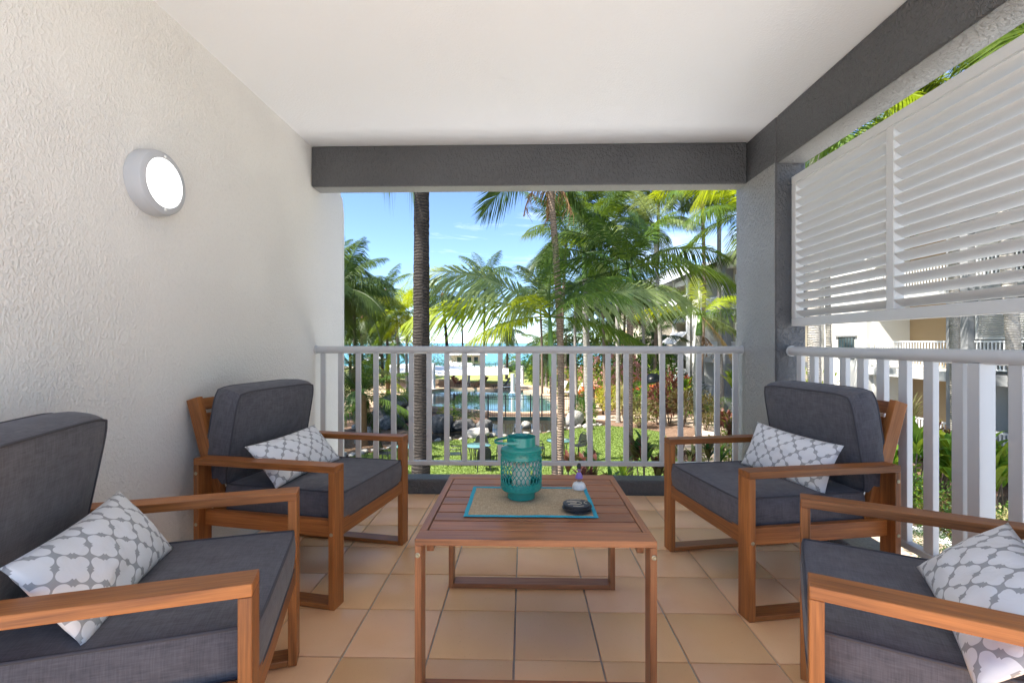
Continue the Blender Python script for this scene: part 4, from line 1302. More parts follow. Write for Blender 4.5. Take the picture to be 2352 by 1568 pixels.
for k, (x, y, h, sp) in enumerate(((-14, 15, 7.5, 1), (-12.5, 21, 8.5, 2), (-15, 26, 9, 3), (-11.5, 27.5, 7.5, 4), (-16, 20, 8, 5))):
    palm('coconut palm of the left grove out of sight behind the stucco wall', (x, y, GZ), (x + 0.6, y + 0.3, GZ + h), 0.17, 0.13, 'coco', 4.0, ('frond_coco',), 22, bark='trunk_coco', group='coconut palms of the left grove', seed=70 + sp, rings=False, cat='coconut palm', low=-45)
# palms beside the balcony, seen past the side railing and above the louvre
palm('thick grey palm trunk close beside the corner pillar', gx(1878, 11), at(1874, 330, 11), 0.135, 0.125, 'king', 3.2, mats=('frond_king', 'frond_lime'), shaft=0.9, seed=41, n=13, group='palms beside the side railing')
palm('thin grey palm leaning between the balusters before the white wall', gx(1912, 14), at(1898, 480, 14), 0.085, 0.075, 'king', 2.6, mats=('frond_king', 'frond_pale'), shaft=0.8, seed=42, n=11, group='palms beside the side railing')
palm('mottled palm trunk in front of the grey apartment column', gx(2200, 13), at(2190, 330, 13), 0.12, 0.11, 'king', 3.4, mats=('frond_king', 'frond_lime'), shaft=0.9, seed=43, n=14, group='palms beside the side railing')
palm('white ringed palm leaning right past the louvre screen', gx(2352, 10), at(2285, 300, 10), 0.13, 0.11, 'king', 3.2, mats=('frond_king', 'frond_lime'), shaft=0.9, seed=44, n=14, group='palms beside the side railing')
palm('palm with bright fronds over the top of the louvre', gx(2660, 9.0), at(2440, 130, 9.0), 0.11, 0.10, 'king', 3.6, mats=('frond_king', 'frond_lime'), shaft=0.7, seed=45, n=15, group='palms beside the side railing', low=-30)

# ================================================================== SHRUBS
def foliage_mesh(n, leaf, mat, seed, ratio=0.45, shape='ball', cup=0.25):
    """n folded leaves spread through a unit ball / box, most of them near its skin"""
    rg = random.Random(seed)
    vs, fs = [], []
    for k in range(n):
        while True:
            p = Vector((rg.uniform(-1, 1), rg.uniform(-1, 1), rg.uniform(-1, 1)))
            if shape == 'box' or p.length <= 1:
                break
        if shape == 'box':
            m_ = max(abs(p.x), abs(p.y), abs(p.z))
            p = p * (rg.uniform(0.72, 1.0) / m_)
        else:
            lump = 1 + 0.28 * noise.noise(p.normalized() * 2.3 + Vector((seed, 1, 0)))
            p = p.normalized() * (rg.uniform(0.25, 1) ** 0.45) * lump
        out = (p + Vector((rg.uniform(-.6, .6), rg.uniform(-.6, .6), rg.uniform(-.2, .8)))).normalized()
        side = out.cross(Vector((rg.uniform(-1, 1), rg.uniform(-1, 1), rg.uniform(-1, 1)))).normalized()
        nrm = out.cross(side)
        l = leaf * rg.uniform(0.7, 1.25)
        w = l * ratio
        b = p
        m1, m2 = p + out * l * 0.5 + side * w * 0.5 + nrm * w * cup, p + out * l * 0.5 - side * w * 0.5 + nrm * w * cup
        c = p + out * l * 0.5
        t_ = p + out * l - Vector((0, 0, l * 0.15))
        i = len(vs)
        vs += [b, m1, c, m2, t_]
        fs += [(i, i + 2, i + 1), (i, i + 3, i + 2), (i + 1, i + 2, i + 4), (i + 2, i + 3, i + 4)]
    return MB().add(vs, fs).mesh('foliage', mat)
_bush = {}
def bush(label, px, d, w, h, mat, n=700, leaf=0.13, z0=0.0, ratio=0.45, shape='ball', flowers=None, nf=40, cat='shrub', group='shrubs in the garden beds', depth=None, fsize=0.10, seed=None, loc=None):
    """w x h metres; the leaf size is in metres"""
    g = gx(px, d) if loc is None else Vector((loc[0], loc[1], GZ))
    s = rnd.randrange(3) if seed is None else seed
    t0 = thing('shrub', label, cat, g, rnd.uniform(0, 6.28) if shape == 'ball' else 0, group)
    key = (n, round(leaf / w * 2, 2), mat, s, ratio, shape)
    if key not in _bush:
        _bush[key] = foliage_mesh(n, leaf / (w / 2), M[mat], s * 3 + 1, ratio, shape)
    o = obj('foliage', _bush[key], t0, (0, 0, z0 + (h - z0) / 2))
    o.scale = (w / 2, (depth or w) / 2, (h - z0) / 2)
    if z0 > 0.15:
        sm = MB()
        for k in range(4):
            a = k * 1.6 + rnd.random()
            sm.tube([(0.05 * math.cos(a), 0.05 * math.sin(a), 0), (0.12 * math.cos(a), 0.12 * math.sin(a), z0 * 0.6), (w * 0.2 * math.cos(a), w * 0.2 * math.sin(a), z0 + (h - z0) * 0.4)], [0.03, 0.022, 0.012], 5)
        sm.build('stems', M['stem'], t0, smooth=True)
    if flowers:
        key = ('fl', nf, flowers, s, round(w, 1))
        if key not in _bush:
            rg = random.Random(s + 9)
            vs, fs = [], []
            for k in range(nf):
                p = Vector((rg.gauss(0, 1), rg.gauss(0, 1), abs(rg.gauss(0, 1)) * 0.9)).normalized() * rg.uniform(0.92, 1.05)
                for q in range(10):
                    c = p + Vector((rg.uniform(-1, 1), rg.uniform(-1, 1), rg.uniform(-1, 1))) * fsize / (w / 2)
                    e = Vector((rg.uniform(-1, 1), rg.uniform(-1, 1), rg.uniform(-1, 1))).normalized() * fsize / (w / 2) * 0.6
                    f2 = e.orthogonal().normalized() * fsize / (w / 2) * 0.5
                    i = len(vs)
                    vs += [c - e, c + f2, c + e, c - f2]
                    fs.append((i, i + 1, i + 2, i + 3))
            _bush[key] = MB().add(vs, fs).mesh('blossoms', M[flowers])
        o = obj('blossoms', _bush[key], t0, (0, 0, z0 + (h - z0) / 2))
        o.scale = (w / 2, (depth or w) / 2, (h - z0) / 2)
    return t0

# flowering hedge in front of the apartments
bush('pink flowering shrub beside the pool fence corner', 1300, 38, 2.6, 2.6, 'leaf_lime', flowers='pink', nf=26, n=900, leaf=0.16)
bush('low orange flowering shrub before the white loungers', 1344, 34, 1.3, 1.3, 'leaf_green', flowers='orange', nf=36, n=500)
bush('orange flowering shrub behind the white ringed trunk', 1374, 33, 2.2, 1.5, 'leaf_green', flowers='orange', nf=55, n=600)
bush('tall pink flowering shrub behind the leaning slim palm', 1368, 37, 2.6, 3.4, 'leaf_lime', flowers='pink', nf=40, n=900, leaf=0.16)
bush('broad bright shrub covered in pink blossoms', 1412, 33, 3.0, 3.1, 'leaf_lime', flowers='pink', nf=60, n=1200, leaf=0.15)
bush('upper pink blossoms against the white building', 1425, 38, 2.8, 4.3, 'leaf_green', flowers='pink', nf=60, n=1000, leaf=0.15)
bush('pink and lime shrub right of the dark palm trunk', 1450, 32, 2.4, 3.2, 'leaf_lime', flowers='pink', nf=60, n=900, leaf=0.15)
bush('dark broad leaved bush in front of the far white wall', 1420, 42, 3.4, 5.0, 'leaf_deep', n=900, leaf=0.3)
bush('yellow croton shrub at the path edge', 1398, 28.4, 1.5, 2.0, 'leaf_yellow', n=800, leaf=0.13, z0=0.5)
bush('cream and pink croton shrub right of the yellow one', 1434, 27.8, 1.1, 2.1, 'leaf_pale', n=550, leaf=0.15, z0=0.4)
bush('round green shrub with red tips above the crotons', 1480, 27.5, 2.0, 2.5, 'leaf_green', flowers='orange', nf=14, n=1100, leaf=0.12, z0=0.5)
bush('bronze and yellow croton with its shadow on the mulch', 1478, 25.6, 1.7, 1.5, 'leaf_bronze', n=700, leaf=0.17, z0=0.25)
bush('pale yellow leaved croton low in front of the bronze one', 1468, 25.4, 1.0, 0.95, 'leaf_pale', n=320, leaf=0.16, z0=0.2)
bush('reddish shrub just left of the garden lamp post', 1512, 26.2, 1.0, 2.4, 'leaf_red', n=450, leaf=0.17, z0=0.5)
bush('dark red shrub just right of the garden lamp post', 1538, 26.8, 1.2, 2.9, 'leaf_red', n=520, leaf=0.18, z0=0.6)
bush('lime bush behind the garden lamp post', 1506, 29, 2.0, 3.0, 'leaf_lime', n=700, leaf=0.14)
bush('bronze leaved shrub on thin stems beside the path', 1568, 25.6, 1.7, 2.1, 'leaf_bronze', n=850, leaf=0.15, z0=0.75)
bush('green shrub with orange tips below the white awnings', 1570, 28.5, 2.0, 2.5, 'leaf_green', flowers='orange', nf=10, n=800, leaf=0.14)
bush('dark shrub behind the shaggy palm trunk', 1622, 24.5, 1.3, 1.9, 'leaf_bronze', n=700, leaf=0.15, z0=0.4)
bush('clipped bright green box hedge below the ground floor balcony', 1678, 25.6, 2.6, 1.55, 'leaf_green', n=2600, leaf=0.085, shape='box', depth=1.2, cat='hedge')
bush('tall hedge bush at the foot of the apartment steps', 1580, 33, 2.6, 2.4, 'leaf_deep', n=800, leaf=0.16)
# behind the pool
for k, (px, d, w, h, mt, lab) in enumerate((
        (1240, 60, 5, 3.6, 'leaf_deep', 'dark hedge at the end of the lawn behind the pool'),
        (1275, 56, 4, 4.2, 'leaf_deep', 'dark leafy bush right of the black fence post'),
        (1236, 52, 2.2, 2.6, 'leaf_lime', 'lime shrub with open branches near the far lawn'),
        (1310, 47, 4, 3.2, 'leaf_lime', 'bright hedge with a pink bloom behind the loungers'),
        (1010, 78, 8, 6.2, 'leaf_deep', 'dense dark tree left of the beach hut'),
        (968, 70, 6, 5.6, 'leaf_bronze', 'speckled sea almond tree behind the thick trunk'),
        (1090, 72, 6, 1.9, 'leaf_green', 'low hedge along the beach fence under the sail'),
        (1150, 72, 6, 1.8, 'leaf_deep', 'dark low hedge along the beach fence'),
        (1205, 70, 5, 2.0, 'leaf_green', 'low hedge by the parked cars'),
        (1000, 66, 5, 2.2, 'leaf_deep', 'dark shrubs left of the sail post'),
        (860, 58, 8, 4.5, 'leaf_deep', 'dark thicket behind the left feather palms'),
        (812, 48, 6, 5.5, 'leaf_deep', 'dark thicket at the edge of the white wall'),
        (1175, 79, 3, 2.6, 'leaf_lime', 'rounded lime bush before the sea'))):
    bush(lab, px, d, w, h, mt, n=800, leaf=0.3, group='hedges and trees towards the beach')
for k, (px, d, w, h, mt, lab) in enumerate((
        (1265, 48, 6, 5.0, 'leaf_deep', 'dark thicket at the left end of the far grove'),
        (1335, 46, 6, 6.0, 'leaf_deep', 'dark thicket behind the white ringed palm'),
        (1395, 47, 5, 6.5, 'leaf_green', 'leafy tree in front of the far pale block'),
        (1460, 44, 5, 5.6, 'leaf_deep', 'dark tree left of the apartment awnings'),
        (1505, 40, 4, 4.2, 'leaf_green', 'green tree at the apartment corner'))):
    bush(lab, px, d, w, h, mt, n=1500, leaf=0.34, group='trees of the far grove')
for k, (px, d, w, h, mt, lab) in enumerate((
        (912, 33, 2.4, 0.9, 'leaf_lime', 'bright ground cover on top of the rockery'),
        (945, 32, 1.7, 1.0, 'leaf_green', 'green ground cover beside the thick trunk'),
        (870, 33, 2.2, 1.0, 'leaf_deep', 'shaded ground cover over the cascade'),
        (818, 29, 1.3, 0.8, 'leaf_lime', 'sunlit tuft beside the dark cascade'))):
    bush(lab, px, d, w, h + 0.5, mt, n=900, leaf=0.13, group='planting on the rockery', z0=0.3)
bush('wispy green shrub in front of the pool fence', 1072, 27.2, 1.9, 1.7, 'leaf_deep', n=900, leaf=0.22, ratio=0.16)
bush('small lime shrub at the big boulder by the fence', 1030, 27.6, 1.2, 1.0, 'leaf_lime', n=420, leaf=0.13)
bush('lime plant right of the white pond boulder', 1348, 26.4, 0.9, 1.3, 'leaf_green', n=420, leaf=0.3, ratio=0.12)
bush('feathery plant over the white pond boulder', 1332, 27.0, 1.0, 1.5, 'leaf_deep', n=420, leaf=0.3, ratio=0.12)

# strap leaved plants: every leaf a part
def strap_mesh(L, w, bend, mat, seed):
    rg = random.Random(seed)
    n = 7
    vs, fs = [], []
    p = Vector((0, 0, 0))
    for i in range(n + 1):
        f = i / n
        a = R(78) - R(bend) * f ** 1.4
        ww = w * 0.5 * (0.25 + 0.75 * math.sin(math.pi * min(1, f * 0.92 + 0.12)) ** 0.8) * (1 if f < 0.97 else 0.1)
        dz = 0.22 * ww
        vs += [(-ww, p.y, p.z + dz), (0, p.y, p.z), (ww, p.y, p.z + dz)]
        p = p + Vector((0, math.cos(a), math.sin(a))) * (L / n)
    for i in range(n):
        k = i * 3
        fs += [(k, k + 1, k + 4, k + 3), (k + 1, k + 2, k + 5, k + 4)]
    return MB().add(vs, fs).mesh('leaf', mat, smooth=True)
_strap = {}
def rosette(label, g, h, L, w, n, mats, stemh=0.5, cat='cordyline', group='strap leaved plants below the railing', heads=1, spread=0.3, bend=70):
    t0 = thing('strap_leaf_plant', label, cat, g, rnd.uniform(0, 6), group)
    for hd in range(heads):
        bx, by = (rnd.uniform(-spread, spread), rnd.uniform(-spread, spread)) if heads > 1 else (0, 0)
        hh = h * rnd.uniform(0.72, 1.0) if heads > 1 else h
        sh = max(0.05, hh - L * 0.85)
        MB().tube([(bx * 0.3, by * 0.3, 0), (bx * 0.7, by * 0.7, sh * 0.5), (bx, by, sh)], [0.025, 0.02, 0.018], 6).build('stem', M['stem'], t0, smooth=True)
        for k in range(n):
            mt = mats[rnd.randrange(len(mats))]
            b = bend * rnd.choice((0.5, 0.9, 1.25))
            key = (round(L, 1), round(w, 2), round(b), mt)
            if key not in _strap:
                _strap[key] = strap_mesh(L, w, b, M[mt], len(_strap))
            f = k / n
            o = obj('leaf', _strap[key], t0, (bx, by, sh - 0.25 * L * (f - 0.3)), (R(-35 * (f - 0.35)), 0, k * 2.4))
            s_ = rnd.uniform(0.8, 1.1)
            o.scale = (s_, s_, s_)
    return t0
ros = [
    (1482, 13.4, 2.1, 0.75, 0.15, 13, ('leaf_bronze', 'leaf_deep', 'leaf_red'), 3, 'big bronze green cordyline below the middle of the front railing'),
    (1312, 13.6, 1.75, 0.6, 0.13, 11, ('leaf_red', 'leaf_bronze'), 2, 'dark red cordyline beside the garden table at right'),
    (1338, 12.6, 1.35, 0.6, 0.12, 13, ('leaf_bronze', 'leaf_red'), 3, 'low bronze cordyline behind the dancer figurine'),
    (1366, 13.2, 1.6, 0.55, 0.11, 10, ('leaf_red', 'leaf_deep'), 2, 'red cordyline at the foot of the white ringed palm'),
    (1388, 12.4, 1.3, 0.6, 0.12, 13, ('leaf_bronze', 'leaf_deep'), 3, 'dark cordyline clump right of the figurine'),
    (1420, 13.0, 1.45, 0.7, 0.07, 18, ('leaf_green', 'leaf_lime'), 2, 'lime strap leaved plant left of the dark palm trunk'),
    (1462, 12.6, 1.1, 0.6, 0.12, 12, ('leaf_pale', 'leaf_green'), 2, 'cream edged plant at the foot of the dark palm trunk'),
    (1515, 12.8, 1.6, 0.6, 0.13, 13, ('leaf_red', 'leaf_bronze'), 3, 'bronze red cordyline next to the lamp post foot'),
    (1578, 14.6, 1.7, 0.6, 0.13, 12, ('leaf_bronze', 'leaf_red', 'leaf_pale'), 3, 'bronze cordyline on the pale path left of the shaggy palm'),
    (1632, 14.8, 1.7, 0.6, 0.13, 12, ('leaf_bronze', 'leaf_deep'), 2, 'dark cordyline on the pale path right of the shaggy palm'),
    (1675, 16.0, 2.3, 0.6, 0.13, 12, ('leaf_red', 'leaf_bronze'), 3, 'red cordyline beside the pillar'),
    (1655, 23.0, 1.3, 0.6, 0.14, 13, ('leaf_red', 'leaf_bronze'), 4, 'red cordyline row in front of the clipped hedge'),
    (1684, 22.5, 1.2, 0.6, 0.14, 12, ('leaf_lime', 'leaf_red'), 3, 'lime and red cordyline at the end of the clipped hedge'),
    (1575, 27.0, 2.9, 1.2, 0.14, 16, ('leaf_green', 'leaf_lime'), 2, 'big green yucca like plant under the lower white awning'),
    (1690, 21.0, 4.2, 0.9, 0.20, 14, ('leaf_lime', 'leaf_green'), 2, 'broad leaved lime plant at the pillar edge'),
]
for px, d, h, L, w, n, mats, heads, lab in ros:
    rosette(lab, gx(px, d), h, L, w, n, mats, heads=heads)
bush('pale leaved shrub on the bright path before the pillar', 1660, 15.5, 1.6, 1.5, 'leaf_pale', n=700, leaf=0.14)
bush('lime leaved shrub at the foot of the pillar', 1692, 16.5, 1.4, 1.6, 'leaf_lime', n=600, leaf=0.14)
# beside the side railing
gin = [(2082, 12.4, 2.6, 'tall ginger plant with broad green leaves beside the armchair'), (2130, 13.2, 2.5, 'ginger clump with broad leaves under the tan wall'),
       (2185, 12.2, 2.35, 'ginger clump left of the wide railing post'), (2250, 11.6, 2.3, 'ginger clump behind the wide railing post'), (2318, 11.0, 2.6, 'ginger clump with yellow green leaves at the right end of the railing'),
       (2395, 10.4, 2.4, 'ginger clump beyond the end of the view'), (2035, 13.4, 2.3, 'ginger clump half hidden by the armchair back')]
for px, d, h, lab in gin:
    rosette(lab, gx(px, d), h, 0.85, 0.22, 9, ('leaf_ginger', 'leaf_ginger', 'leaf_lime'), cat='ginger', group='ginger plants beside the side railing', heads=4, spread=0.45, bend=85)
rosette('straw coloured spiky grass plant against the tan wall', gx(2092, 15.2), 2.9, 1.0, 0.035, 60, ('leaf_pale',), cat='spiky grass', group=None, bend=75)
rosette('red and bronze plant at the grey apartment column', gx(2165, 14.6), 2.4, 0.5, 0.11, 13, ('leaf_red', 'leaf_bronze'), group='ginger plants beside the side railing', heads=3)
for px, d, w, h, mt, lab in ((2085, 11.8, 1.5, 1.3, 'leaf_deep', 'small leaved dark bush under the gingers by the armchair'), (2135, 11.6, 1.4, 1.25, 'leaf_green', 'small leaved green bush behind the second baluster'),
                             (2190, 11.2, 1.3, 1.0, 'leaf_bronze', 'dry bronze bush left of the wide post'), (2250, 10.6, 1.4, 1.0, 'leaf_deep', 'dark bush behind the wide post'),
                             (2318, 10.2, 1.3, 0.9, 'leaf_pale', 'yellow leaved bush near the right edge'), (2335, 9.4, 1.0, 0.7, 'leaf_red', 'orange red croton near the right edge'),
                             (2140, 10.2, 1.2, 0.45, 'leaf_deep', 'mossy ground cover under the railing'), (2050, 12.6, 1.6, 1.6, 'leaf_lime', 'lime bush behind the armchair frame'),
                             (2400, 10, 1.6, 1.2, 'leaf_green', 'green bush beyond the end of the view'), (1868, 16, 2.0, 3.6, 'leaf_lime', 'lime bush beside the corner pillar')):
    bush(lab, px, d, w, h, mt, n=900, leaf=0.085 if mt in ('leaf_deep', 'leaf_green') else 0.13, group='bushes beside the side railing')

# ================================================================== GARDEN FURNITURE
def garden_chair(g, rz, label):
    t0 = thing('garden_chair', label, 'garden chair', g, rz, 'dark garden chairs on the lawn')
    for sx in (-1, 1):
        MB().tube([(sx * 0.25, 0.24, 0), (sx * 0.25, 0.22, 0.42), (sx * 0.27, 0.20, 0.62), (sx * 0.27, -0.16, 0.64)], 0.019, 6).build('arm_frame', M['black_metal'], t0, smooth=True)
        MB().tube([(sx * 0.23, -0.26, 0), (sx * 0.23, -0.20, 0.42)], 0.019, 6).build('leg', M['black_metal'], t0)
    se = MB()
    for k in range(7):
        y = -0.2 + k * 0.066
        se.box((0, y, 0.42), (0.46, 0.06, 0.014))
    tag(se.build('seat', M['black_metal'], t0), kind='stuff')
    bk = MB()
    n = 14
    outl = [(-0.23, 0.42), (-0.235, 0.62), (-0.2, 0.80), (-0.1, 0.89), (0, 0.905), (0.1, 0.89), (0.2, 0.80), (0.235, 0.62), (0.23, 0.42)]
    f = lambda x, z: (x, -0.2 - (z - 0.42) * 0.28, z)
    bk.tube([f(x, z) for x, z in outl], 0.02, 6)
    bk.build('back_frame', M['black_metal'], t0, smooth=True)
    sl = MB()
    for k in range(9):
        z = 0.46 + k * 0.045
        hw = 0.225 if z < 0.66 else 0.225 * math.sqrt(max(0.05, 1 - ((z - 0.66) / 0.25) ** 2))
        a, b = f(-hw, z), f(hw, z)
        sl.bar(a, b, 0.014, 0.041)
    tag(sl.build('back_slats', M['black_metal'], t0), kind='stuff')
    return t0
def garden_table(g, label):
    t0 = thing('garden_table', label, 'garden table', g, 0.3, 'round glass garden tables on the lawn')
    MB().lathe([(0.01, 0.700), (0.47, 0.700), (0.475, 0.704), (0.47, 0.708), (0.01, 0.708)], 40).build('glass_top', M['table_glass'], t0, smooth=True, sharp=40)
    MB().tube([(0.482 * math.cos(i * math.pi / 20), 0.482 * math.sin(i * math.pi / 20), 0.704) for i in range(40)], 0.014, 6, closed=True).build('rim', M['black_metal'], t0, smooth=True)
    for k in range(4):
        a = k * math.pi / 2 + 0.5
        MB().tube([(0.42 * math.cos(a), 0.42 * math.sin(a), 0.695), (0.33 * math.cos(a), 0.33 * math.sin(a), 0.35), (0.38 * math.cos(a), 0.38 * math.sin(a), 0)], 0.016, 6).build('leg', M['black_metal'], t0, smooth=True)
    return t0
T1, T2, T3 = gnd(1097, 1066), gx(938, 17.6), gx(1284, 18.6)
garden_table(T1, 'round green glass table on the lawn right of the thick trunk')
garden_table(T2, 'round blue reflecting table half hidden by the thick trunk')
garden_table(T3, 'round green table beside the lime king palm trunk')
garden_chair(T1 + Vector((0.05, 0.85, 0)), R(180), 'dark garden chair on the far side of the middle table')
garden_chair(T1 + Vector((-0.82, -0.12, 0)), R(-82), 'dark garden chair left of the middle table')
garden_chair(T1 + Vector((0.28, -0.80, 0)), R(12), 'dark garden chair with its back to the balcony at the middle table')
garden_chair(T1 + Vector((0.95, 0.2, 0)), R(100), 'dark garden chair right of the middle table')
garden_chair(T2 + Vector((-0.88, 0.1, 0)), R(-100), 'dark garden chair left of the table behind the thick trunk')
garden_chair(T2 + Vector((0.25, 0.9, 0)), R(165), 'dark garden chair on the far side of the table behind the thick trunk')
garden_chair(T3 + Vector((0.80, 0.45, 0)), R(125), 'dark garden chair right of the table beside the lime king palm')
garden_chair(T3 + Vector((-0.82, 0.0, 0)), R(-85), 'dark garden chair left of the table beside the lime king palm')

# pond sign
sg = gnd(1187, 1003)
t0 = thing('pond_sign', 'small black notice board standing at the pond edge', 'sign', sg)
MB().box((0, 0, 0.14), (0.03, 0.02, 0.30)).build('stake', M['black_metal'], t0)
bd = MB().box((0, -0.014, 0.30), (0.27, 0.012, 0.24)).build('board', M['black_metal'], t0, bevel=0.002)
for k, (txt, s_) in enumerate((('No', 0.055), ('Feeding', 0.06), ('&', 0.04), ('Swimming', 0.055))):
    text('lettering', txt, s_, M['white_metal'], bd, (0, -0.0205, 0.388 - 0.058 * k), (math.pi / 2, 0, 0))

# black garden lamp
lg = gnd(1523, 1047)
t0 = thing('garden_lamp', 'black garden lamp post with a drooping hood beside the lawn', 'garden lamp', lg)
MB().tube([(0, 0, 0), (0, 0, 3.42)], 0.066, 14).build('post', M['black_metal'], t0, smooth=True, sharp=40)
MB().lathe([(0.085, 0), (0.085, 0.03), (0.05, 0.06)], 14).build('post_cap', M['black_metal'], t0, loc=(0, 0, 3.40), smooth=True, sharp=40)
MB().tube([(0, 0, 2.95), (-0.25, 0, 3.05)], 0.035, 8).build('arm', M['black_metal'], t0)
MB().lathe([(0.38, -0.16), (0.37, -0.06), (0.30, 0.06), (0.16, 0.15), (0.04, 0.19)], 24).build('hood', M['black_metal'], t0, loc=(-0.42, 0, 3.10), rot=(0, R(-14), 0), smooth=True)
# small red topped post on the far lawn
rp = gx(1159 + 0, 60)
t0 = thing('marker_post', 'white post with a red top beyond the pool', 'post', gnd(1270, 879))
MB().box((0, 0, 0.5), (0.12, 0.12, 1.0)).build('post', M['white_metal'], t0)
MB().box((0, 0, 1.06), (0.7, 0.14, 0.14)).build('red_top', plain('red_enamel', (0.6, 0.02, 0.02), 0.4), t0)

# ------------------------------------------------------------------ pool fence
def fence_run(label, a, b, h, double, posts, group='black pool fence panels', mat='black_metal'):
    a, b = Vector((a[0], a[1], GZ)), Vector((b[0], b[1], GZ))
    d = b - a
    L = d.length
    t0 = thing('pool_fence', label, 'pool fence', a, math.atan2(d.y, d.x), group)
    for z in ([h, h - 0.16, 0.26, 0.08] if double else [h, 0.12]):
        MB().box((L / 2, 0, z), (L, 0.03, 0.035)).build('fence_rail', M[mat], t0)
    n = int(L / 0.105)
    me = MB().box((0, 0, (h + 0.05) / 2), (0.017, 0.017, h - 0.02)).mesh('picket', M[mat])
    for k in range(n):
        obj('picket', me, t0, (0.05 + k * L / n, 0, 0))
    pm_ = MB().box((0, 0, (h + 0.12) / 2), (0.075, 0.075, h + 0.12)).mesh('fence_post', M[mat])
    for x in posts:
        obj('fence_post', pm_, t0, (x * L, 0.0, 0))
    return t0
fence_run('black picket pool fence between the pond and the pool', (-2.1, 28.0), (3.0, 28.15), 1.36, True, (0.0, 0.20, 0.49, 0.62, 0.86, 1.0))
fence_run('black pool fence panel running back to the left rockery', (-6.4, 30.4), (-2.15, 28.05), 1.30, False, (0.0, 0.5))
fence_run('black pool fence panel right of the pond', (3.05, 28.2), (4.6, 31.5), 1.36, True, (0.45, 1.0))
# tall fence towards the beach
fence_run('black beach fence behind the far lawn', (-22, 69), (8, 67), 1.5, False, tuple(i / 10 for i in range(11)), 'black fences beyond the pool')

# ------------------------------------------------------------------ shade sails and their posts
def sail(label, px0, px1, ytop0, ytop1, ybot, d0, d1, drop):
    mb = MB()
    NU, NV = 24, 8
    vs, fs = [], []
    for j in range(NV + 1):
        for i in range(NU + 1):
            u, v = i / NU, j / NV
            px = px0 + (px1 - px0) * u
            near, far = at(px, ybot + (3 if 0.1 < u < 0.9 else 0), d0), at(px, ytop0 + (ytop1 - ytop0) * u, d1)
            p = near.lerp(far, v)
            p.z -= drop * math.sin(math.pi * v) * 0.5 - 0.10 * math.sin(math.pi * u) * (1 - v)
            vs.append(p)
    W = NU + 1
    for j in range(NV):
        for i in range(NU):
            fs.append((j * W + i, j * W + i + 1, (j + 1) * W + i + 1, (j + 1) * W + i))
    k = len(vs)
    vs += [p - Vector((0, 0, 0.03)) for p in vs]
    fs += [tuple(q + k for q in f[::-1]) for f in fs]
    o = mb.add(vs, fs).build('shade_sail', M['sail'], smooth=True)
    return tag(o, label, 'shade sail', 'white shade sails by the pool')
sail('long white shade sail over the loungers beyond the pool', 986, 1168, 839, 846, 860, 45, 56, 0.3)
sail('white shade sail partly hidden by palms at left', 893, 960, 838, 834, 860, 46, 56, 0.3)
sail('narrow white awning strip behind the long sail', 1026, 1085, 831, 833, 838, 74, 78, 0.1)
def sail_post(label, px, ytop, ybot, w=0.16, base=GZ + 0.26):
    g = gnd(px, ybot, base)
    d = g.y * _c - g.x * _s
    top = at(px, ytop, d)
    h = top.z - base
    t0 = thing('sail_post', label, 'post', g, 0, 'white posts holding the shade sails')
    MB().tube([(0, 0, 0), (0, 0, h)], w, 12).build('post', M['white_metal'], t0, smooth=True, sharp=40)
    MB().lathe([(w * 1.7, 0), (w * 1.7, 0.03), (w, 0.05)], 12).build('base_plate', M['white_metal'], t0)
    return t0
sail_post('white sail post just right of the thick trunk', 996, 834, 893)
sail_post('white sail post under the middle of the long sail', 1077, 861, 886, 0.13)
sail_post('white sail post at the right end of the long sail', 1178, 858, 902, 0.17)
sail_post('tall white sail post behind the white lounger', 1200, 840, 884, 0.16)
sail_post('white sail post left of the thick trunk', 943, 862, 905, 0.2)

# ------------------------------------------------------------------ loungers and sunbathers
def lounger(label, px, py, rz, frame, sling, up=55):
    g = gnd(px, py, GZ + 0.26)
    t0 = thing('sun_lounger', label, 'sun lounger', g, rz, 'sun loungers round the pool')
    fm = MB()
    for sx in (-1, 1):
        MB().tube([(sx * 0.30, -1.0, 0.30), (sx * 0.30, 0.35, 0.32)], 0.025, 6).build('side_frame', M[frame], t0)
        for y in (-0.8, 0.25):
            MB().tube([(sx * 0.30, y - 0.14, 0.30), (sx * 0.30, y - 0.10, 0.03), (sx * 0.30, y + 0.10, 0.03), (sx * 0.30, y + 0.14, 0.30)], 0.022, 6).build('leg', M[frame], t0)
    MB().box((0, -0.33, 0.33), (0.58, 1.36, 0.03)).build('seat_sling', M[sling], t0)
    a = R(up)
    p = Vector((0, 0.36, 0.33))
    q = p + Vector((0, math.cos(a), math.sin(a))) * 0.78
    MB().bar(p, q, 0.58, 0.035, (0, -math.sin(a), math.cos(a))).build('back_sling', M[sling], t0)
    return t0
L1 = lounger('brown lounger with a reclining sunbather under the long sail', 1055, 888, R(72), 'lounge_brown', 'towel_red')
L2 = lounger('brown lounger with a towel and a seated sunbather in a white hat', 1102, 889, R(-60), 'lounge_brown', 'lounge_brown')
lounger('dark lounger with white towel near the right sail post', 1152, 892, R(-70), 'black_metal', 'umber')
lounger('white lounger leaning up right of the sail post', 1180, 896, R(-62), 'lounge_brown', 'lounge_white', 60)
lounger('white lounger behind the right sail post', 1172, 890, R(-62), 'lounge_brown', 'lounge_white', 60)
lounger('white lounger partly behind the lime king palm trunk', 1283, 903, R(-58), 'lounge_brown', 'lounge_white', 60)
lounger('left one of the two white loungers at the pool corner', 1306, 908, R(-58), 'lounge_brown', 'lounge_white', 62)
lounger('right one of the two white loungers at the pool corner', 1322, 909, R(-58), 'lounge_brown', 'lounge_white', 62)

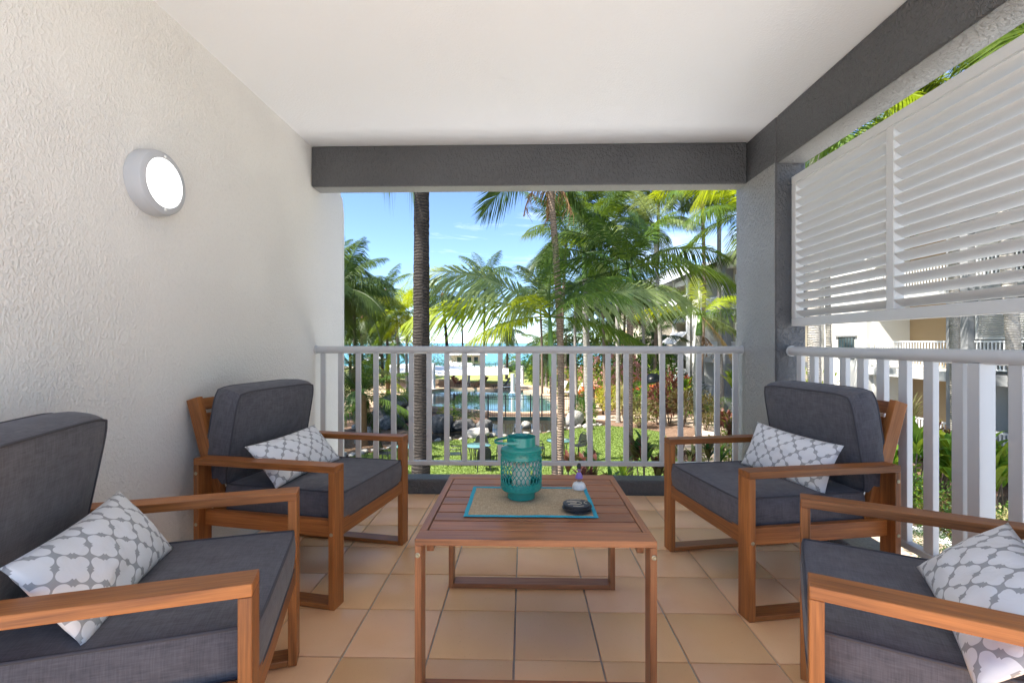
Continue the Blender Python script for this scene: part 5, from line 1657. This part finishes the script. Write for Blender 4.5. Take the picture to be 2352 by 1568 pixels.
def person(label, t_loc, rz, pose, hat):
    """one skinned body lying or sitting on a lounger; joints as vertices"""
    J = {'pel': (0, 0.12, 0.45), 'ch': (0, 0.42, 0.72), 'nk': (0, 0.56, 0.93), 'hd': (0, 0.58, 1.02), 'ht': (0, 0.60, 1.14),
         'hl': (-0.10, 0.10, 0.44), 'hr': (0.10, 0.10, 0.44)}
    if pose == 'recline':
        J.update(kl=(-0.13, -0.28, 0.72), kr=(0.12, -0.32, 0.47), fl=(-0.13, -0.52, 0.38), fr=(0.12, -0.76, 0.41), tl=(-0.13, -0.66, 0.37), tr=(0.12, -0.80, 0.53))
        J.update(sl=(-0.19, 0.46, 0.86), sr=(0.19, 0.46, 0.86), el=(-0.26, 0.22, 0.70), er=(0.26, 0.22, 0.70), wl=(-0.10, 0.06, 0.80), wr=(0.10, 0.06, 0.80))
    else:
        J.update(kl=(-0.14, -0.36, 0.50), kr=(0.14, -0.36, 0.50), fl=(-0.16, -0.44, 0.10), fr=(0.16, -0.44, 0.10), tl=(-0.17, -0.60, 0.06), tr=(0.17, -0.60, 0.06))
        J.update(sl=(-0.19, 0.36, 0.88), sr=(0.19, 0.36, 0.88), el=(-0.27, 0.12, 0.68), er=(0.27, 0.12, 0.68), wl=(-0.14, -0.12, 0.62), wr=(0.14, -0.12, 0.62))
    rad = dict(pel=0.14, ch=0.145, nk=0.055, hd=0.095, ht=0.07, hl=0.09, hr=0.09, kl=0.062, kr=0.062, fl=0.04, fr=0.04, tl=0.03, tr=0.03, sl=0.06, sr=0.06, el=0.042, er=0.042, wl=0.03, wr=0.03)
    names = list(J)
    idx = {k: i for i, k in enumerate(names)}
    E_ = [('pel', 'ch'), ('ch', 'nk'), ('nk', 'hd'), ('hd', 'ht'), ('pel', 'hl'), ('pel', 'hr'), ('hl', 'kl'), ('hr', 'kr'), ('kl', 'fl'), ('kr', 'fr'), ('fl', 'tl'), ('fr', 'tr'), ('ch', 'sl'), ('ch', 'sr'), ('sl', 'el'), ('sr', 'er'), ('el', 'wl'), ('er', 'wr')]
    me = bpy.data.meshes.new('person')
    me.from_pydata([J[k] for k in names], [(idx[a], idx[b]) for a, b in E_], [])
    me.materials.append(M['skin'])
    o = obj('person', me, None, t_loc, (0, 0, rz))
    md = o.modifiers.new('skin', 'SKIN')
    for i, k in enumerate(names):
        sv = me.skin_vertices[0].data[i]
        sv.radius = (rad[k], rad[k])
        sv.use_root = k == 'pel'
    md.use_smooth_shade = True
    o.modifiers.new('smooth', 'SUBSURF').render_levels = 1
    MB().lathe([(0.15, -0.02), (0.175, 0.06), (0.14, 0.16)], 14).build('swim_shorts', M['cloth_dark'], o, loc=(0, 0.10, 0.37), smooth=True)
    if hat:
        MB().lathe([(0.19, 0), (0.12, 0.015), (0.11, 0.09), (0.03, 0.115)], 18).build('hat', M['lounge_white'], o, loc=(0, 0.58, 1.09), smooth=True)
    else:
        MB().lathe([(0.105, -0.04), (0.11, 0.03), (0.07, 0.10), (0.01, 0.12)], 14).build('hair', M['hair'], o, loc=(0, 0.61, 1.06), smooth=True)
    return tag(o, label, 'person')
person('sunbather reclining on the brown lounger with one knee raised', L1.location, R(72), 'recline', False)
person('sunbather in a white hat sitting on the second brown lounger', L2.location, R(-60), 'sit', True)

# ------------------------------------------------------------------ beach hut, cars, banner
hg = gnd(1070, 838)
t0 = thing('beach_hut', 'pale timber beach hut with a pyramid roof before the sea', 'hut', hg, 0.25)
MB().box((0, 0, 1.1), (6.2, 4.0, 2.2)).build('wall', plain('cream_boards', (0.50, 0.45, 0.33), 0.8), t0)
rfm = MB().add([(-4.0, -3.0, 2.15), (4.0, -3.0, 2.15), (4.0, 3.0, 2.15), (-4.0, 3.0, 2.15), (-1.2, 0, 3.8), (1.2, 0, 3.8)], [(0, 1, 5, 4), (1, 2, 5), (2, 3, 4, 5), (3, 0, 4), (3, 2, 1, 0)])
rfm.build('roof', M['roof'], t0)
MB().box((0, -3.02, 2.12), (8.0, 0.06, 0.16)).build('fascia', M['white_metal'], t0)
for x in (-1.6, 0.4, 1.8):
    MB().box((x, -2.02, 1.15), (0.8, 0.06, 1.1)).build('window', M['glass'], t0)
def car(label, px, d, rz, paint):
    g = gx(px, d)
    t0 = thing('parked_car', label, 'car', g, rz, 'cars parked by the beach')
    side = [(-2.2, 0.35), (-2.25, 0.8), (-2.0, 0.95), (-1.3, 1.0), (-0.75, 1.48), (0.7, 1.52), (1.35, 1.05), (2.1, 0.9), (2.25, 0.6), (2.2, 0.35)]
    n = len(side)
    mb = MB().add([(x, -0.82 if z < 1.05 else -0.66, z) for x, z in side] + [(x, 0.82 if z < 1.05 else 0.66, z) for x, z in side],
                  [tuple(range(n)), tuple(range(2 * n - 1, n - 1, -1))] + [((i + 1) % n, i, i + n, (i + 1) % n + n) for i in range(n)])
    mb.build('body', paint, t0, bevel=0.05, seg=2)
    for s in (-1, 1):
        MB().add([(-1.15, s * 0.80, 1.06), (-0.72, s * 0.72, 1.40), (0.62, s * 0.72, 1.42), (1.15, s * 0.80, 1.06)], [(0, 1, 2, 3)]).build('side_window', M['glass'], t0)
        for x in (-1.4, 1.4):
            MB().tube([(x, s * 0.70, 0.33), (x, s * 0.86, 0.33)], 0.33, 18).build('wheel', M['black_metal'], t0)
    for x, mt in ((2.26, 'white_plastic'), (-2.27, 'towel_red')):
        for s in (-1, 1):
            MB().box((x, s * 0.6, 0.72), (0.04, 0.28, 0.12)).build('headlight' if x > 0 else 'tail_light', M[mt], t0)
    return t0
car('white car parked beyond the right sail post', 1187, 82, R(170), plain('white_car_paint', (0.75, 0.75, 0.75), 0.25))
car('dark car parked behind the tall white post', 1192, 74, R(10), plain('dark_car_paint', (0.03, 0.03, 0.035), 0.25))
bg_ = gx(858, 62)
t0 = thing('banner', 'blue marquee banner with dark lettering behind the feather palms', 'banner', bg_, 0.1)
bl = plain('faded_blue_canvas', (0.10, 0.20, 0.33), 0.8)
MB().box((0, 0, 1.35), (4.6, 0.06, 1.5)).build('cloth', bl, t0)
MB().add([(-2.4, -0.1, 2.12), (2.4, -0.1, 2.12), (2.4, 2.4, 2.12), (-2.4, 2.4, 2.12), (0, 1.15, 2.8)], [(0, 1, 4), (1, 2, 4), (2, 3, 4), (3, 0, 4)]).build('canopy', M['roof'], t0)
for x in (-2.2, 2.2):
    MB().box((x, 0.05, 0.35), (0.06, 0.06, 0.7)).build('pole', M['white_metal'], t0)
for txt, z, s_ in (('Mare', 1.62, 0.46), ('SPORTS', 1.08, 0.46)):
    text('lettering', txt, s_, M['cloth_dark'], t0, (0.3, -0.034, z), (math.pi / 2, 0, 0))

# ================================================================== APARTMENT WINGS
def balustrade(root, x, y0, y1, zf, axis='y', white='white_metal', pitch=0.13):
    """rail, bottom rail and thin balusters along y (or x) at floor height zf, in the building's own space"""
    r = MB()
    L = y1 - y0
    def bx(c, s):
        if axis == 'y': return (c, s)
        return ((c[1], c[0], c[2]), (s[1], s[0], s[2]))
    c, s = bx((x, (y0 + y1) / 2, zf + 1.08), (0.06, L, 0.06))
    MB().box(c, s).build('handrail', M[white], root)
    c, s = bx((x, (y0 + y1) / 2, zf + 0.16), (0.045, L, 0.045))
    MB().box(c, s).build('bottom_rail', M[white], root)
    n = max(2, int(L / pitch))
    for k in range(n):
        c, s = bx((x, y0 + (k + 0.5) * L / n, zf + 0.61), (0.025, 0.04, 0.88))
        r.box(c, s)
    tag(r.build('balusters', M[white], root), kind='stuff')

def louvre_panel(root, x, y0, y1, z0, z1, mat='louvre'):
    f = MB()
    for y in (y0 + 0.03, (y0 + y1) / 2, y1 - 0.03):
        MB().box((x, y, (z0 + z1) / 2), (0.05, 0.06, z1 - z0)).build('screen_stile', M[mat], root)
    for z in (z0 + 0.03, z1 - 0.03):
        MB().box((x, (y0 + y1) / 2, z), (0.052, y1 - y0, 0.06)).build('screen_rail', M[mat], root)
    n = int((z1 - z0) / 0.075)
    m = Matrix.Rotation(R(40), 3, 'Y')
    for k in range(n):
        f.box((x, (y0 + y1) / 2, z0 + 0.06 + (k + 0.5) * (z1 - z0 - 0.12) / n), (0.075, y1 - y0 - 0.1, 0.012), m)
    tag(f.build('screen_slats', M[mat], root), kind='stuff')

def bay(root, x, y0, y1, zf, h, depth, back, slab='grey_wall', rail=True, side='pale_grey_wall', door=True, lamp=None):
    """one recessed balcony: floor slab with edge beam, back wall, side walls, balustrade, sliding door"""
    MB().box((x + depth / 2 + 0.02, (y0 + y1) / 2, zf - 0.16), (depth + 0.3, y1 - y0 + 0.002, 0.34)).build('slab', M[slab], root, bevel=0.01)
    MB().box((x + depth + 0.1, (y0 + y1) / 2, zf + h / 2), (0.2, y1 - y0, h)).build('back_wall', M[back], root)
    for y in (y0 + 0.05, y1 - 0.05):
        MB().box((x + depth / 2 + 0.10, y, zf + h / 2 + 0.005), (depth - 0.16, 0.1, h - 0.01)).build('side_wall', M[side], root)
    if rail:
        balustrade(root, x + 0.06, y0 + 0.02, y1 - 0.02, zf)
    if door:
        ym = y0 + (y1 - y0) * 0.33
        MB().box((x + depth - 0.015, ym, zf + 1.08), (0.05, 1.7, 2.1)).build('sliding_door', M['glass'], root)
    if lamp is not None:
        mb = MB().lathe([(0.13, 0), (0.13, 0.05), (0.09, 0.09), (0.01, 0.10)], 20)
        mb.build('round_light', M['white_plastic'], root, loc=(x + depth - 0.002, lamp, zf + 1.8), rot=(0, -math.pi / 2, 0), smooth=True, sharp=40)

# near wing, X = 15
nw = thing('apartment_wing', 'cream and tan apartment wing with white balustrades seen past the side railing', 'apartment building')
XN = 15.0
MB().box((XN + 1.2, 22.8, 1.3), (2.4, 2.9, 9.4)).build('white_wall', M['white_wall'], nw)
MB().box((XN + 0.06, 21.28, 1.3), (0.24, 0.14, 9.38)).build('downpipe_strip', M['pale_grey_wall'], nw)
MB().box((XN - 0.01, 22.6, 0.85), (0.05, 1.1, 1.0)).build('window', M['glass'], nw)
MB().box((XN - 0.035, 22.6, 1.42), (0.12, 1.5, 0.07)).build('window_lintel', M['grey_wall'], nw)
for k in range(6):
    MB().box((XN - 0.02, 22.1 + 0.2 * k, 0.85), (0.05, 0.03, 0.98)).build('window_bar', M['umber'], nw)
for zf, bk in ((3.05, 'tan_wall'), (0.06, 'tan_wall'), (-2.85, 'tan_wall')):
    bay(nw, XN, 17.29, 21.2, zf, 2.68, 1.7, bk, 'pale_grey_wall', True, 'white_wall', False, 18.55)
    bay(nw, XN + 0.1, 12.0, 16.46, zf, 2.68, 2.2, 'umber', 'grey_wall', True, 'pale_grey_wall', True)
    if zf > -1:
        louvre_panel(nw, XN + 0.16, 12.1, 16.42, zf + 1.16, zf + 2.2)
    bay(nw, XN, 7.0, 11.3, zf, 2.68, 1.7, 'tan_wall', 'pale_grey_wall', True, 'white_wall', False, 9.2)
for y0, y1 in ((16.46, 17.29), (11.3, 12.0), (6.2, 7.0)):
    MB().box((XN + 0.18, (y0 + y1) / 2, 1.3), (0.5, y1 - y0, 9.39)).build('column', M['grey_wall'], nw, bevel=0.01)
MB().box((XN + 6, 15.2, 1.3), (6.0, 18.2, 9.3)).build('core', M['white_wall'], nw)
MB().box((XN + 3.6, 15.2, 6.1), (9.0, 19.6, 0.3)).build('roof', M['roof'], nw)
# far wing, X = 13
fw = thing('apartment_wing', 'white and grey apartment wing with sloping white awnings seen right of the front view', 'apartment building')
XF = 13.0
for zf in (3.12, 0.06, -2.95):
    bay(fw, XF, 38.3, 41.7, zf, 2.72, 1.9, 'cream_wall', 'pale_grey_wall', True, 'cream_wall')
    bay(fw, XF, 32.15, 35.2, zf, 2.72, 1.9, 'cream_wall', 'pale_grey_wall', True, 'white_wall')
    bay(fw, XF + 0.3, 26.2, 31.1, zf, 2.72, 2.0, 'cream_wall', 'grey_wall', True, 'cream_wall', True)
    if zf > -1:
        louvre_panel(fw, XF + 0.4, 27.0, 30.6, zf + 1.16, zf + 2.3)
MB().box((XF + 0.75, 36.75, 1.55), (1.0, 3.08, 9.9)).build('pier', M['pale_grey_wall'], fw)
for y in (35.5, 38.1):
    MB().box((XF - 0.03, y, 1.55), (0.2, 0.35, 9.88)).build('white_post', M['white_metal'], fw)
MB().box((XF + 0.22, 31.62, 1.55), (0.5, 1.04, 9.89)).build('column', M['grey_wall'], fw, bevel=0.01)
MB().box((XF + 0.2, 41.86, 1.55), (0.5, 0.3, 9.88)).build('corner_post', M['pale_grey_wall'], fw)
MB().box((XF + 6.2, 34.2, 1.62), (8.2, 15.8, 10.0)).build('core', M['white_wall'], fw)
MB().box((XF + 1.1, 34.0, 6.06), (2.0, 15.7, 0.38)).build('eaves_beam', M['white_wall'], fw)
rf = MB().add([(XF - 1.0, 25.4, 6.35), (XF - 1.0, 43.2, 6.35), (XF + 5.6, 41.5, 9.2), (XF + 5.6, 27.2, 9.2), (XF + 12, 43.2, 6.35), (XF + 12, 25.4, 6.35)], [(0, 3, 2, 1), (3, 5, 4, 2), (1, 2, 4), (0, 5, 3)])
rf.build('roof', M['roof'], fw)
MB().box((XF - 0.98, 34.3, 6.27), (0.06, 17.8, 0.22)).build('gutter', M['white_metal'], fw)
MB().box((XF + 5.5, 43.15, 6.27), (13, 0.06, 0.22)).build('fascia', M['white_metal'], fw)
def awning(root, y0, y1, z, out=1.1):
    a = MB().add([(XF - 0.05, y0, z + 0.95), (XF - 0.05, y1, z + 0.95), (XF - out, y1, z), (XF - out, y0, z), (XF - 0.05, y0, z + 0.88), (XF - 0.05, y1, z + 0.88), (XF - out, y1, z - 0.07), (XF - out, y0, z - 0.07)],
                 [(0, 1, 2, 3), (7, 6, 5, 4), (0, 3, 7, 4), (1, 5, 6, 2), (3, 2, 6, 7), (0, 4, 5, 1)])
    a.build('awning', M['white_metal'], root)
    for y in (y0 + 0.1, y1 - 0.1):
        MB().bar((XF - out + 0.08, y, z - 0.05), (XF - 0.05, y, z - 1.1), 0.06, 0.06).build('awning_brace', M['white_metal'], root)
for z in (4.05, 1.05, -2.0 + 0.05):
    awning(fw, 38.0, 41.9, z)
# third wing farther back
bw_ = thing('apartment_wing', 'pale apartment block glimpsed behind the palms beyond the flowering shrubs', 'apartment building')
MB().box((17, 55, 1.6), (11, 14, 10.2)).build('wall', M['cream_wall'], bw_)
for zf in (3.1, 0.06, -2.9):
    MB().box((11.4, 52.0, zf + 1.2), (0.3, 3.0, 2.3)).build('recess', M['tan_wall'], bw_)
    MB().box((11.35, 52.0, zf - 0.15), (0.6, 3.4, 0.32)).build('slab', M['grey_wall'], bw_)
    balustrade(bw_, 11.2, 50.4, 53.6, zf, pitch=0.2)
    MB().box((13.5, 47.98, zf + 1.2), (1.4, 0.06, 1.3)).build('window', M['glass'], bw_)
MB().add([(10.5, 47, 6.7), (10.5, 63, 6.7), (17, 60, 9.4), (17, 50, 9.4), (23, 63, 6.7), (23, 47, 6.7)], [(0, 3, 2, 1), (3, 5, 4, 2), (1, 2, 4), (0, 5, 3)]).build('roof', M['roof'], bw_)
